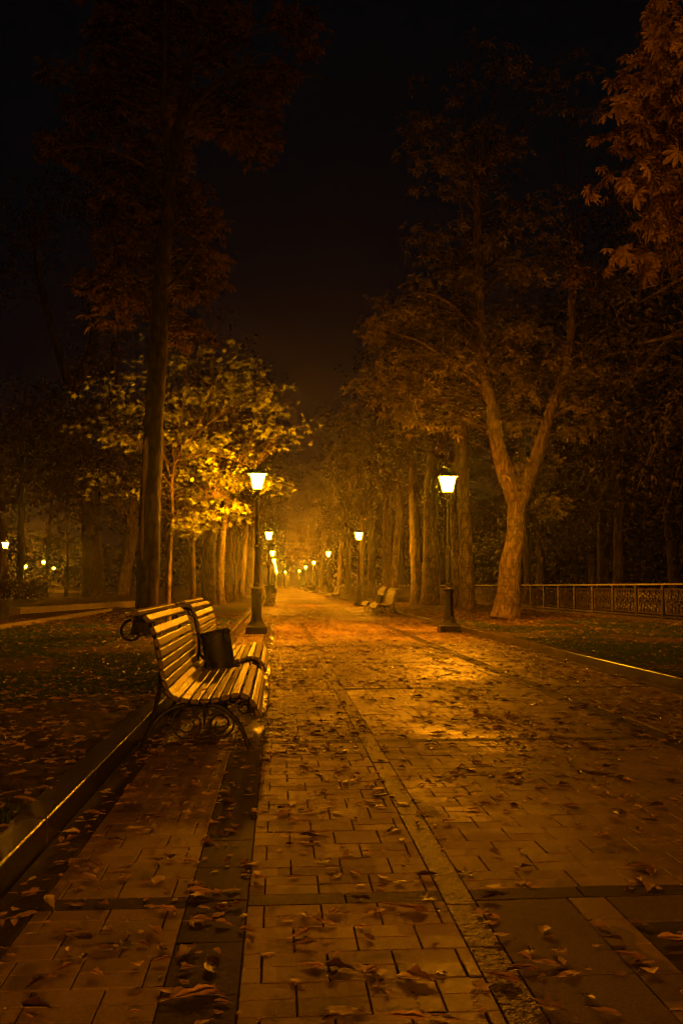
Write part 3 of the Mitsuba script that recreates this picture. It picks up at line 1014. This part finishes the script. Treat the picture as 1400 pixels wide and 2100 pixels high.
for (px, py, sx, sy, n_) in ((420, 930, 50, 35, 22), (470, 985, 35, 30, 16), (400, 1010, 50, 30, 16), (390, 1070, 45, 22, 12), (455, 1050, 40, 22, 10), (330, 880, 60, 35, 14), (250, 900, 45, 25, 9),
                             (260, 830, 45, 25, 7), (400, 820, 60, 35, 16), (470, 800, 55, 30, 12), (540, 830, 40, 35, 9), (560, 900, 35, 30, 6), (360, 740, 55, 30, 9), (330, 690, 40, 22, 4), (545, 985, 20, 14, 4),
                             (580, 810, 40, 45, 7), (200, 800, 22, 12, 3), (460, 900, 55, 30, 12), (230, 1000, 50, 25, 6), (350, 680, 40, 30, 5), (300, 760, 50, 25, 5), (210, 880, 40, 20, 4), (420, 740, 60, 30, 6), (500, 740, 50, 30, 5), (600, 890, 25, 25, 3), (570, 1005, 16, 14, 2), (510, 930, 30, 20, 5)):
    for _ in range(n_):
        C.append(at(px + rg.normal(0, sx * .6), py + rg.normal(0, sy * .6), D + rg.normal(0.2, .8)))
add_tree('young_maple', 'young maple with bright yellow leaves lit up by the lamp beside it', (tp, [.062, .056, .05, .046, .042, .036]), limbs, np.array(C), MAPLE, .108, 11, .50,
         'maple_leaf_mat', seed=51, sides=10, jitter=.05, n=26, twig=(.009, .004), flat=.35)

# crooked forked tree across the promenade
D = 26.0
tp = outline([(1036, 1270), (1042, 1215), (1046, 1160), (1056, 1110), (1058, 1060), (1060, 1010)], D)
limbs = [(outline([(1057, 1030), (1048, 995), (1035, 965), (1018, 905), (1012, 850), (1003, 810), (991, 770), (985, 650), (980, 525), (978, 380)], D, [0, 0, -.05, -.2, -.2, -.1, 0, .2, .4, .6]), [.27, .27, .265, .215, .20, .185, .165, .16, .14, .11]),
         (outline([(1066, 1030), (1078, 1000), (1087, 970), (1105, 925), (1126, 850), (1153, 780), (1168, 725), (1172, 625), (1178, 500)], D, [0, .05, .1, .2, .3, .4, .5, .8, 1]), [.21, .205, .20, .20, .165, .15, .14, .13, .11]),
         (outline([(995, 800), (920, 740), (860, 700), (800, 680)], D, [0, -1, -1.8, -2.4]), [.06, .045, .03, .012]),
         (outline([(986, 690), (920, 620), (850, 600), (790, 640)], D, [.1, -.6, -1.3, -2]), [.06, .045, .03, .012]),
         (outline([(1150, 790), (1220, 740), (1290, 720), (1340, 735)], D, [.3, -.5, -1.0, -1.3]), [.06, .045, .03, .012])]
C = []
for (px, py, sx, sy, n_) in ((800, 660, 45, 40, 16), (790, 780, 38, 50, 14), (870, 650, 60, 45, 20), (860, 740, 55, 50, 20), (930, 720, 55, 50, 20), (920, 640, 55, 40, 16), (1010, 700, 50, 55, 14), (1060, 660, 45, 35, 14),
                             (1060, 780, 45, 45, 16), (1100, 720, 45, 40, 8), (1180, 760, 45, 40, 10), (1230, 700, 60, 50, 14), (1290, 700, 50, 50, 12), (1210, 830, 45, 28, 7), (1190, 880, 28, 16, 4), (1070, 880, 30, 14, 3),
                             (1065, 955, 12, 14, 2), (1130, 955, 14, 8, 2), (870, 820, 40, 30, 9), (830, 860, 30, 20, 5), (930, 860, 40, 25, 5), (1120, 1030, 30, 14, 4), (1010, 480, 80, 60, 20), (1150, 460, 80, 60, 18),
                             (880, 500, 60, 60, 12), (1000, 330, 110, 80, 24), (940, 560, 60, 40, 14), (1080, 560, 70, 40, 14), (1260, 600, 60, 50, 12), (1100, 180, 130, 90, 20), (900, 250, 90, 90, 14)):
    for _ in range(n_):
        C.append(at(px + rg.normal(0, sx * .6), py + rg.normal(0, sy * .6), D + rg.normal(.9, 1.3)))
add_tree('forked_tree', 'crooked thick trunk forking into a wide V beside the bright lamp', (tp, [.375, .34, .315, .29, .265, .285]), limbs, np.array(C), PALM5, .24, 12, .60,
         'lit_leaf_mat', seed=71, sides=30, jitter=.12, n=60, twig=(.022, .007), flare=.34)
# knots on its trunk
for (px, py, r) in ((1045, 1168, .07), (1032, 966, .055), (1062, 1056, .05)):
    c = at(px, py, D - .28)
    v, f = lathe([(r * 1.5, 0), (r * 1.1, .03), (r, .06), (r * .6, .075), (r * .35, .05), (0, .045)], 12)
    v = v[:, [0, 2, 1]] * np.array([1, -1, .8]) + c
    part('forked_tree', 'knot', mikit.ply((v, f[:, ::-1]), 'bark_mat', smooth=True))

# chestnut branches hanging into the picture from a tree beside the frame
tp = [(5.7, 7.4, .05), (5.65, 7.3, 1.5), (5.5, 7.2, 3.2), (5.55, 7.2, 5.0), (5.6, 7.3, 7.5)]
limbs = [([(5.5, 7.2, 3.4), (4.9, 7.0, 3.8), (4.2, 6.9, 3.95), (3.5, 6.9, 3.75), (2.95, 6.9, 3.45)], [.07, .05, .035, .02, .006]),
         ([(5.52, 7.2, 4.0), (4.8, 7.1, 4.6), (4.1, 7.0, 4.75), (3.4, 7.0, 4.6)], [.07, .05, .03, .012]),
         ([(5.55, 7.2, 4.8), (4.9, 7.2, 5.5), (4.2, 7.2, 5.75), (3.6, 7.1, 5.7)], [.07, .05, .03, .012]),
         ([(5.5, 7.2, 2.9), (4.7, 7.4, 3.3), (4.0, 7.6, 3.45), (3.2, 7.6, 3.3)], [.06, .045, .03, .012])]
C = []
for (px, py, sx, sy, n_) in ((1385, 40, 40, 40, 10), (1340, 110, 30, 30, 8), (1390, 150, 40, 40, 10), (1300, 190, 25, 22, 6), (1360, 200, 35, 30, 10), (1280, 215, 14, 12, 3), (1330, 270, 40, 22, 8), (1390, 280, 30, 40, 8), (1250, 275, 18, 10, 3),
                             (1320, 370, 32, 16, 6), (1380, 390, 26, 26, 8), (1240, 375, 20, 8, 2), (1320, 465, 24, 14, 4), (1380, 480, 24, 16, 4), (1315, 520, 24, 12, 3), (1180, 560, 8, 8, 1), (1260, 520, 10, 8, 1), (1360, 540, 26, 10, 2), (1420, 300, 40, 120, 18)):
    for _ in range(n_):
        C.append(at(px + 14 + rg.normal(0, sx * .6), py + rg.normal(0, sy * .6), 7.1 + rg.normal(0, .35)))
add_tree('overhanging_chestnut', 'chestnut tree reaching in with rusty palm shaped leaves at the upper picture edge', (tp, [.2, .18, .16, .13, .10]), limbs, np.array(C), PALM_FINE, .118, 8, .22,
         'rusty_leaf_mat', seed=91, sides=16, n=24, twig=(.007, .003))


# the rows of trees along both lawns and the wood behind
def row_tree(name, x, y, r, h, cr, label, group, seed, lean=(0, 0), low=4.2, n_c=46, per=26, size=.24, leaf=None, mat='tree_leaf_mat', bark='bark_mat'):
    rg = np.random.default_rng(seed)
    z0 = float(ground_z(x, y)) - 0.03
    zz = np.linspace(0, h, 6)
    wob = np.cumsum(rg.normal(0, .10, (6, 2)), 0) * np.array([[0], [.5], [1], [1], [1], [1]])
    pts = np.column_stack([x + wob[:, 0] + lean[0] * zz, y + wob[:, 1] + lean[1] * zz, z0 + zz])
    rad = r * np.array([1, .9, .82, .7, .5, .25])
    limbs = []
    nl = 5
    for i in range(nl):
        t = rg.uniform(.40, .85)
        i0 = t * 5
        a = pts[int(i0)] * (1 - i0 % 1) + pts[min(5, int(i0) + 1)] * (i0 % 1)
        th = 2 * PI * (i + rg.uniform(-.3, .3)) / nl
        L = cr * rg.uniform(.6, .9)
        d = np.array([math.cos(th), math.sin(th), .0])
        limbs.append(([a, a + d * L * .35 + [0, 0, L * .30], a + d * L * .7 + [0, 0, L * .5], a + d * L + [0, 0, L * .55]], r * np.array([.42, .32, .2, .07])))
    top = h + 1.5
    c = ((pts[4] + pts[3]) / 2 * np.array([1, 1, 0])) + np.array([0, 0, z0 + (low + top) / 2])
    C = clump(n_c, c, (cr, cr, (top - low) / 2), rg, z0 + low)
    return add_tree(name, label, (pts, rad), limbs, C, SIMPLE if leaf is None else leaf, size, per, cr * .30, mat, group=group, seed=seed, sides=14, jitter=.10, n=24, twig=(.03, .01), bark=bark)


LT = [(-3.15, 40.5, .29, 0), (-2.95, 44.5, .24, .01), (-3.0, 53.5, .26, 0), (-2.85, 61, .25, -.01), (-3.0, 70, .28, .0), (-2.9, 81, .27, 0), (-3.0, 95, .3, 0), (-3.0, 112, .3, 0), (-3.0, 132, .3, 0), (-3, 155, .3, 0)]
for i, (x, y, r, l) in enumerate(LT):
    row_tree('park_tree', x, y, r, 13.0, 3.2 if i < 3 else 4.8, f'straight tall trunk in the row beyond the young maple, {ORD[i]} along it', 'tree row on the bench side', 200 + i, (l, 0), low=4.6 + (i % 3) * .5, n_c=44 if i < 3 else 64)
row_tree('slender_tree', -4.35, 45.5, .11, 7.0, 1.8, 'slender young trunk standing between the maple and the tree row', None, 231, low=3.0, n_c=20)
row_tree('slender_tree', -2.45, 52.0, .11, 8.0, 1.6, 'slender bowed young trunk close to the tree row behind the lamp', None, 232, (-.03, 0), low=3.8, n_c=16)
RT = [(6.95, 32.2, .28, 0), (7.45, 36.6, .19, 0), (6.95, 40.2, .40, .0), (6.85, 43.5, .28, -.01), (6.75, 52.0, .25, .045), (6.9, 55.5, .34, 0), (6.9, 66, .3, 0), (7.0, 76, .3, 0), (6.9, 88, .3, 0), (7.0, 103, .3, 0), (6.9, 120, .3, 0), (7, 145, .3, 0)]
for i, (x, y, r, l) in enumerate(RT):
    row_tree('park_tree', x, y, r, 13.5, 3.4 if i < 4 else 4.8, f'tall trunk in the row behind the fence side lamps, {ORD[i]} along it', 'tree row on the fence side', 260 + i, (l, 0), low=5.2 - (i % 3) * .5, n_c=46 if i < 4 else 64)
# old oak and its neighbours on the raised lawn
rg = np.random.default_rng(301)
D = 53.0
tp = outline([(192, 1232), (190, 1180), (188, 1100), (184, 1000), (166, 870), (128, 745), (92, 620), (70, 500)], D)
tp = [(x, y, z) for x, y, z in tp]
limbs = [(outline([(186, 1010), (220, 930), (232, 830), (235, 700)], D, [0, .5, 1, 1.5]), [.42, .36, .3, .2]), (outline([(180, 960), (150, 930), (90, 870), (40, 840)], D, [0, -.5, -1, -1.5]), [.2, .16, .1, .05]),
         (outline([(150, 810), (190, 700), (200, 600), (210, 500)], D, [0, .5, 1, 1.5]), [.3, .26, .2, .14])]
C = []
for (px, py, sx, sy, n_) in ((90, 900, 80, 45, 30), (150, 970, 90, 40, 26), (60, 1010, 60, 45, 20), (190, 1060, 60, 25, 12), (30, 900, 40, 50, 12), (240, 880, 50, 60, 16), (200, 760, 45, 60, 18), (220, 620, 50, 70, 16), (250, 480, 70, 70, 16), (60, 470, 60, 60, 14), (130, 420, 80, 70, 18), (10, 560, 20, 50, 6)):
    for _ in range(n_):
        C.append(at(px + rg.normal(0, sx * .6), py + rg.normal(0, sy * .6), D + rg.normal(0, 2.2)))
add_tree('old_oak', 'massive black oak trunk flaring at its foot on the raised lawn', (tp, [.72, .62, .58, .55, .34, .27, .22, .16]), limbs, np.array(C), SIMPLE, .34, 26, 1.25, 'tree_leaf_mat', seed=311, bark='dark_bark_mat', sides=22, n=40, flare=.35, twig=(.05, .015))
row_tree('leaning_tree', -9.9, 57.0, .36, 9.0, 3.0, 'trunk leaning over beside the massive black oak', None, 320, (.05, 0), low=5.0, n_c=30, size=.3)
BG = [(-14.35, 50, .22, 'dark trunk with one lamp-lit edge standing beside the far park lamps'), (-13.4, 52, .11, 'thin dark trunk between the far park lamps and the oak'), (-12.75, 54, .10, 'thinnest dark trunk just short of the oak'),
      (-8.6, 62, .2, 'trunk in the gloom between the leaning tree and the dark chestnut'), (-7.1, 58, .24, 'trunk half hidden behind the dark chestnut'), (-5.6, 66, .22, 'trunk in the gloom behind the young maple stem'),
      (-6.6, 78, .3, 'distant trunk deep behind the young maple'), (-20, 66, .3, 'dark tree beyond the park lamp at the picture edge'), (-27, 84, .3, 'dark tree far over the lit park path'), (-34, 105, .3, 'farthest dark tree behind the park lamps'), (-16, 92, .3, 'dark tree beyond the oak'), (-10, 100, .3, 'dark tree far beyond the leaning tree')]
for i, (x, y, r, l) in enumerate(BG):
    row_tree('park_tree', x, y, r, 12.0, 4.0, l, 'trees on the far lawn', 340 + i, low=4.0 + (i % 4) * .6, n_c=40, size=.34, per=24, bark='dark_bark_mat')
WD = [(12.5, 24, .2), (11.8, 30, .18), (13.5, 36, .25), (12.0, 42, .2), (16.5, 30, .3), (14.5, 48, .25), (12.2, 56, .25), (18.5, 40, .3), (13, 70, .3), (20, 55, .3), (12, 86, .3), (11.5, 19, .2)]
for i, (x, y, r) in enumerate(WD):
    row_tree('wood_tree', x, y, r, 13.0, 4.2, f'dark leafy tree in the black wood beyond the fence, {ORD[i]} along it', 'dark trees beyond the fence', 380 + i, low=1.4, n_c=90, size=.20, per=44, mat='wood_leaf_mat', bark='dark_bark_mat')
# canopy that closes the end of the promenade
ET = [(-6, 188, 'tree closing the end of the promenade on the bench side'), (9, 192, 'tree closing the end of the promenade on the fence side'), (1.5, 214, 'tree standing straight beyond the end of the promenade')]
for i, (x, y, l) in enumerate(ET):
    row_tree('park_tree', x, y, .35, 14.0, 6.0, l, 'trees at the end of the promenade', 410 + i, low=3.0, n_c=60, size=.5, per=24)


def wood_mass(label, line, depth, h, n, seed):
    rg = np.random.default_rng(seed)
    k = thing('distant_wood', label, None, kind='stuff')
    ln = np.asarray(line, float)
    seg = np.linalg.norm(np.diff(ln, axis=0), axis=1)
    u = rg.random(n) * seg.sum()
    i = np.minimum(np.searchsorted(np.cumsum(seg), u), len(seg) - 1)
    t = (u - (np.cumsum(seg) - seg)[i]) / seg[i]
    p = ln[i] * (1 - t)[:, None] + ln[i + 1] * t[:, None] + rg.normal(0, depth / 2, (n, 2))
    top = h * (0.62 + 0.6 * meshkit.fbm(np.column_stack([p * .09, p[:, 0] * 0]), 3, seed))
    q = np.column_stack([p, .1 + top * rg.random(n) ** .8])
    put(k, mikit.ply(scatter(SIMPLE, q, frames(rg.normal(0, 1, (n, 3)) + np.array([0, 0, -.4]), rg.normal(0, .7, (n, 3)) + np.array([0, 0, 1.0])), rg.uniform(.5, 1.0, n)), 'wood_leaf_mat'))


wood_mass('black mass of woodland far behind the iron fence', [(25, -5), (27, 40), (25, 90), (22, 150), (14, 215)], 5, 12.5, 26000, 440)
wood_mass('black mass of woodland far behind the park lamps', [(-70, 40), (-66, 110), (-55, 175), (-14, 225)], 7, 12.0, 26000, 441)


def bush(x, y, sx, sz, label, seed):
    rg = np.random.default_rng(seed)
    k = thing('bush', label, 'bush', 'dark bushes')
    z0 = float(ground_z(x, y))
    C = clump(40, (x, y, z0 + sz * .5), (sx, sx, sz * .5), rg, z0 + .1)
    root = np.array([[x, y, z0], [x + .2, y, z0 + .2], [x - .2, y + .1, z0 + .25]])
    part(k, 'stems', mikit.ply(twigs(root, C, .02, .006, seed), 'twig_mat', smooth=True), kind='stuff')
    part(k, 'foliage', mikit.ply(crown_leaves(C, .4, 50, SIMPLE, .16, .8, seed), 'tree_leaf_mat'))


bush(-14.0, 43.5, 1.3, 1.5, 'dark bush at the picture edge under the far park lamps', 430)
bush(-12.6, 46.5, .9, 1.0, 'lower dark bush beside the thin trunks on the raised lawn', 431)

# overhead cable tied to the dark chestnut
k = thing('overhead_cable', 'thin cable sagging from the dark chestnut trunk out over the lawn', 'cable')
a, b = at(300, 882, 18.0), at(-120, 760, 19.5)
t = np.linspace(0, 1, 24)[:, None]
put(k, mikit.ply(tube(a * (1 - t) + b * t + np.array([0, 0, -1]) * .45 * 4 * t * (1 - t) * .5, .008, 5), 'iron_mat', smooth=True))

# ------------------------------------------------------------------ grass
def grass(key, n, xr, yr, seed, mask):
    rg = np.random.default_rng(seed)
    x, y = rg.uniform(*xr, n), yr[0] + (yr[1] - yr[0]) * rg.random(n) ** 1.5
    dens = meshkit.fbm(np.stack([x * .5, y * .5, x * 0 + 2.0], -1), 2, 8)
    m = (dens > mask) & (np.abs((x * 1800 / np.maximum(y, .5) + 572) - 700) < 900)
    x, y = x[m], y[m]
    n = len(x)
    z = ground_z(x, y) - .004
    a = rg.uniform(0, 2 * PI, n)
    h = rg.uniform(.02, .062, n)
    w = rg.uniform(.0025, .005, n)
    ln = rg.uniform(.2, .9, n) * h
    b = rg.uniform(0, 2 * PI, n)
    p = np.stack([x, y, z], -1)
    s = np.stack([np.cos(a), np.sin(a), 0 * a], -1) * w[:, None]
    d = np.stack([np.cos(b) * ln, np.sin(b) * ln, h], -1)
    m1 = p + d * np.array([.35, .35, .62])
    v = np.stack([p - s, p + s, m1 + s * .8, m1 - s * .8, p + d], 1)
    f = np.array([[0, 1, 2], [0, 2, 3], [3, 2, 4]])
    fs = (f[None] + (np.arange(n) * 5)[:, None, None]).reshape(-1, 3)
    put(key, mikit.ply((v.reshape(-1, 3), fs), 'grass_mat'))


k = thing('grass', 'short dark grass between the leaves on the bench side lawn', None, kind='stuff')
grass(k, 150000, (-6.5, KL - .17), (2.6, 26), 501, .44)
k = thing('grass', 'short green grass on the fence side lawn past the kerb', None, kind='stuff')
grass(k, 75000, (KR + .2, 9.2), (7.5, 25), 502, .40)

# ------------------------------------------------------------------ fallen leaves
def fallen(kind, seed):
    rg = np.random.default_rng(seed)
    if kind == 'maple':
        v, f = maple(0)
        v = v * .5
        v[:, 2] = .05 * rg.random(len(v)) + .30 * np.maximum(0, np.linalg.norm(v[:, :2], axis=1) - .18) * rg.uniform(.1, 1.2, len(v))
        s, e = v.copy(), None
        st = tube(smooth_path([(-.05, 0, .03), (-.35, .04, .05), (-.62, .12, .02)], 5), .012, 3)
        return cat_mesh([(v, f), st])
    n, m = 7, 5
    t = np.linspace(0, 1, n)
    w = {'leaflet': np.interp(t, [0, .25, .62, .88, 1], [.03, .15, .27, .17, .02]), 'oval': np.interp(t, [0, .2, .5, .8, 1], [.03, .24, .34, .24, .02])}[kind]
    c = rg.uniform(.1, 1.6)
    bend = rg.uniform(-.3, .45)
    tw = rg.uniform(-.5, .5)
    v = []
    for i in range(n):
        for j in range(m):
            u = (j - 2) / 2
            ww = w[i] * (1 + .18 * rg.normal())
            th = u * c
            yy = ww * (math.sin(th) / c if c > 0 else u)
            zz = ww * (1 - math.cos(th)) / c * 1.0 + .015 * rg.normal()
            a = tw * (t[i] - .5)
            yy, zz = yy * math.cos(a) - zz * math.sin(a), yy * math.sin(a) + zz * math.cos(a)
            v.append([t[i] - .5, yy + .05 * math.sin(t[i] * 3) * bend, zz + bend * (t[i] - .5) ** 2 * .55])
    v = np.array(v)
    if rg.random() < .35:
        v[:, 2] = v[:, 2].max() - v[:, 2]
    v[:, 2] -= v[:, 2].min()
    f = []
    for i in range(n - 1):
        for j in range(m - 1):
            a = i * m + j
            f += [[a, a + m, a + m + 1], [a, a + m + 1, a + 1]]
    st = tube(smooth_path([(-.49, 0, v[2, 2] + .01), (-.62, .02, .03), (-.78, .06 * bend, .02)], 4), .009, 3)
    return cat_mesh([(v, np.array(f)), st])


KINDS = [('leaflet', .074), ('leaflet', .100), ('oval', .036), ('oval', .052), ('maple', .105)]
TEMPL = [[fallen(k, 600 + 10 * i + j) for j in range(7)] for i, (k, s) in enumerate(KINDS)]
LOW = []
for i, (kk, s) in enumerate(KINDS):      # cheap versions for far leaves
    if kk == 'maple':
        LOW.append((np.array([[-.5, 0, .02], [.0, -.5, .12], [.1, -.15, .03], [.55, 0, .1], [.1, .15, .03], [0, .5, .15]]), np.array([[0, 1, 2], [2, 3, 4], [0, 2, 4], [0, 4, 5]])))
    else:
        w = .17 if kk == 'leaflet' else .32
        LOW.append((np.array([[-.5, 0, .02], [.05, -w, .13], [.5, 0, .05], [.05, w, .15], [0, 0, .01]]), np.array([[0, 1, 4], [1, 2, 4], [2, 3, 4], [3, 0, 4]])))
MATS = ['dry_brown_mat', 'dry_tan_mat', 'dry_dark_mat', 'dry_yellow_mat']
WORDS = {'dry_brown_mat': 'brown', 'dry_tan_mat': 'tan', 'dry_dark_mat': 'dark', 'dry_yellow_mat': 'yellow'}
SHAPES = ['curled leaf', 'long leaf', 'tiny leaf', 'oval leaf', 'maple leaf']
rg = np.random.default_rng(77)
P = []


def sow(n, xr, yr, power=1.0, clus=.0, kinds=(.34, .18, .24, .16, .08), mats=(.42, .27, .25, .06), big=1.0):
    x = rg.uniform(*xr, n)
    y = yr[0] + (yr[1] - yr[0]) * rg.random(n) ** power
    if clus:
        d = meshkit.fbm(np.stack([x * 1.6, y * 1.0, x * 0], -1), 3, 21)
        m = rg.random(n) < np.clip((d - clus) * 5, .22, .9)
        x, y = x[m], y[m]
    n = len(x)
    kd = rg.choice(5, n, p=kinds)
    mt = rg.choice(4, n, p=mats)
    sz = np.array([s for _, s in KINDS])[kd] * rg.uniform(.38, 1.1, n) * big
    P.append(np.column_stack([x, y, kd, mt, sz, rg.uniform(0, 2 * PI, n), np.abs(rg.normal(0, .08, n)), rg.uniform(0, 2 * PI, n), rg.integers(0, 7, n)]))


# on the paving, thicker along both kerbs and farther on
sow(420, (KL + .05, -.1), (2.2, 7.0), mats=(.38, .38, .14, .10))
sow(560, (-.1, 4.2), (2.2, 6.5), 1.0, .34, mats=(.38, .36, .18, .08))
sow(1100, (-.1, 4.2), (3.9, 7.5), .8, .36, mats=(.36, .24, .36, .04), big=1.1)
sow(90, (-.2, 1.5), (2.2, 3.6), mats=(.38, .38, .14, .10))
sow(6000, (-.9, 4.2), (6.0, 16), 1.0, .35, mats=(.32, .14, .51, .03), big=1.12)
sow(11000, (-.8, 4.25), (14, 44), 1.0, .34, mats=(.30, .18, .48, .04), big=1.25)
sow(400, (3.4, KR - .02), (7, 20))
sow(1500, (2.4, KR - .02), (15, 34))
sow(260, (KL + .02, KL + .3), (3, 20))
# some particular ones that show in the foreground
for (px, py, kd, mt, s, a) in ((398, 2045, 1, 1, .19, .45), (985, 2028, 4, 1, .15, 1.2), (1130, 2070, 4, 0, .19, 2.4), (740, 1818, 3, 3, .055, .2), (500, 1880, 3, 3, .05, 1.0), (288, 1914, 3, 3, .05, 1.6), (585, 1890, 4, 1, .12, .3),
                               (845, 1868, 1, 0, .17, -.4), (1120, 1980, 0, 1, .12, -.4), (1290, 1965, 1, 0, .14, -.5), (1075, 1990, 1, 0, .12, -.3), (340, 1868, 1, 1, .13, -.4), (700, 1875, 4, 0, .15, 2.0), (770, 1872, 0, 1, .13, .5), (1030, 2010, 1, 0, .16, -.6), (835, 2092, 1, 1, .16, -.2),
                               (1245, 2080, 0, 1, .11, -.5), (690, 1800, 0, 0, .1, 1), (870, 1845, 4, 2, .16, .4), (640, 1985, 1, 1, .11, -.2), (550, 1960, 3, 1, .07, .1), (215, 1950, 0, 0, .14, -.2), (250, 1945, 4, 2, .14, 1.), (130, 1990, 1, 0, .12, .9), (1005, 1895, 3, 1, .08, 0)):
    dr_ = np.array([math.sin(YAW) * math.cos(PITCH), math.cos(YAW) * math.cos(PITCH), math.sin(PITCH)])
    rr_ = np.array([math.cos(YAW), -math.sin(YAW), 0])
    q = dr_ + (px - 700) / 1800 * rr_ + (1050 - py) / 1800 * np.cross(rr_, dr_)
    s_ = -EYE / q[2]
    P.append(np.array([[q[0] * s_, q[1] * s_, kd, mt, s * .68, a, .05, 1.0, 3]]))
n_pave = sum(len(p) for p in P)
# on the lawns
sow(15000, (-7.2, KL - .12), (2.8, 30), 1.3, .30, mats=(.34, .48, .08, .10), big=1.3)
sow(1500, (-16, -7), (18, 50), 1.0, .3)
sow(9000, (KR + .1, 9.3), (7.5, 46), 1.0, .33, mats=(.30, .50, .08, .12), big=1.2)
sow(4500, (KR + .1, 9.3), (17, 33), 1.0, .3, mats=(.3, .5, .08, .12), big=1.25)
P = np.vstack(P)
u = P[:, 0] / np.maximum(P[:, 1], .5) * 1800 + 572
seen = (u > -120) & (u < 1560) & (P[:, 1] > 2.2)
bench_feet = (P[:, 0] < -.3) & (P[:, 0] > -.9) & (P[:, 1] > 6.1) & (P[:, 1] < 8)
P, lawn = P[seen], (np.arange(len(P)) >= n_pave)[seen]
z = np.where(lawn, ground_z(P[:, 0], P[:, 1]) + .022 + .045 * rg.random(len(P)), .003)
kerb_top = ((P[:, 0] < KL + .02) & (P[:, 0] > KL - .17)) | ((P[:, 0] > KR - .02) & (P[:, 0] < KR + .17))
z = np.where(kerb_top, .126, z)
R = yaw_mats(P[:, 5], P[:, 6], P[:, 7])
apparent = P[:, 4] / np.hypot(P[:, 0], P[:, 1])
order = np.argsort(-np.where(lawn, 0, apparent), kind='stable')
top = order[:270]
lorder = np.argsort(-np.where(lawn, apparent, 0), kind='stable')
top = np.concatenate([top, lorder[:30]])
solo = np.zeros(len(P), bool)
solo[top] = True


def place(i):
    kd = int(P[i, 2])
    v, f = TEMPL[kd][int(P[i, 8])]
    w = v @ R[i].T * P[i, 4]
    w[:, 2] -= w[:, 2].min()
    return w + np.array([P[i, 0], P[i, 1], z[i]]), f


def leaf_place(i):
    x, y = P[i, 0], P[i, 1]
    if lawn[i]:
        return 'on the grass behind the near kerb'
    if KL - .2 < x < KL:
        return 'on top of the near kerb'
    across = ('by the near kerb' if x < -.84 else 'on the kerb side pavers' if x < -.32 else 'on the dark granite band' if x < -.105 else
              'on the middle pavers' if x < .6 else 'on the rough strip' if x < .71 else 'on pavers past the rough strip' if x < 1.5 else 'far past the rough strip')
    along = ('at the bottom edge' if y < 2.65 else 'before the crossing band' if y < 3.2 else 'on the crossing band' if y < 3.36 else 'past the crossing band' if y < 4.1 else
             'well past the crossing band' if y < 5.1 else 'near the bench' if y < 6.0 else 'beside the bench')
    return across + ', ' + along


named = {}
for i in top:
    named.setdefault((f'{WORDS[MATS[int(P[i, 3])]]} {SHAPES[int(P[i, 2])]}', leaf_place(i)), []).append(i)
for (what, where), members in named.items():
    members = sorted(members, key=lambda i: -P[i, 4])
    sizes = [''] if len(members) == 1 else ['larger ', 'smaller '] if len(members) == 2 else ['largest '] + [ORD[q] + ' largest ' for q in range(1, len(members) - 1)] + ['smallest ']
    for i, sz in zip(members, sizes):
        key = thing('fallen_leaf', f'{sz}{what} {where}', 'leaf', 'fallen leaves near the camera')
        put(key, mikit.ply(place(i), MATS[int(P[i, 3])], smooth=True))
for mi_, mt in enumerate(MATS):
    for far in (False, True):
        ms = []
        for kd in range(5):
            for tv in range(7):
                dist = P[:, 1]
                m = (~solo) & (P[:, 3] == mi_) & (P[:, 2] == kd) & (P[:, 8] == tv) & ((dist > 9) == far)
                if m.any():
                    q = np.nonzero(m)[0]
                    ms.append(scatter(LOW[kd] if far else TEMPL[kd][tv], np.column_stack([P[q, 0], P[q, 1], z[q]]), R[q], P[q, 4]))
        if ms:
            scene[f'fallen_leaves__{900 + mi_ * 2 + far:03d}'] = mikit.ply(cat_mesh(ms), mt)
labels['fallen_leaves'] = {'label': 'countless dry autumn leaves scattered over the paving and lawns', 'kind': 'stuff'}

for (x, y, zz, kd, mt, a) in ((-.52, 6.35, .378, 0, 'dry_tan_mat', .7), (-.35, 6.9, .395, 3, 'dry_brown_mat', 2.0), (-.55, 10.3, .378, 0, 'dry_tan_mat', -.5)):
    v, f = TEMPL[kd][1]
    w = v @ yaw_mats(np.array([a]))[0].T * .085
    key = thing('fallen_leaf', {.7: 'curled tan leaf lying on the seat of the near bench', 2.0: 'small brown leaf farther along the seat of the near bench', -.5: 'tan leaf on the seat of the bench behind the bin'}[a], 'leaf', 'leaves on the bench seats')
    put(key, mikit.ply((w + np.array([x, y, zz]), f), mt, smooth=True))

# cigarette end under the near bench
k = thing('cigarette_end', 'white cigarette end lying under the near bench', 'cigarette end')
put(k, mikit.ply(tube([[-.415, 6.52, .006], [-.365, 6.505, .006]], .005, 8), 'paper_mat'))

# ------------------------------------------------------------------ haze
scene['haze'] = {'type': 'cube', 'to_world': T().translate([0, 0, 9.9]).scale([330, 345, 11.2]), 'bsdf': {'type': 'null'}, 'interior': {'type': 'ref', 'id': 'haze_air'}}
labels['haze'] = {'label': 'thin night mist glowing amber round the lamps', 'kind': 'stuff'}
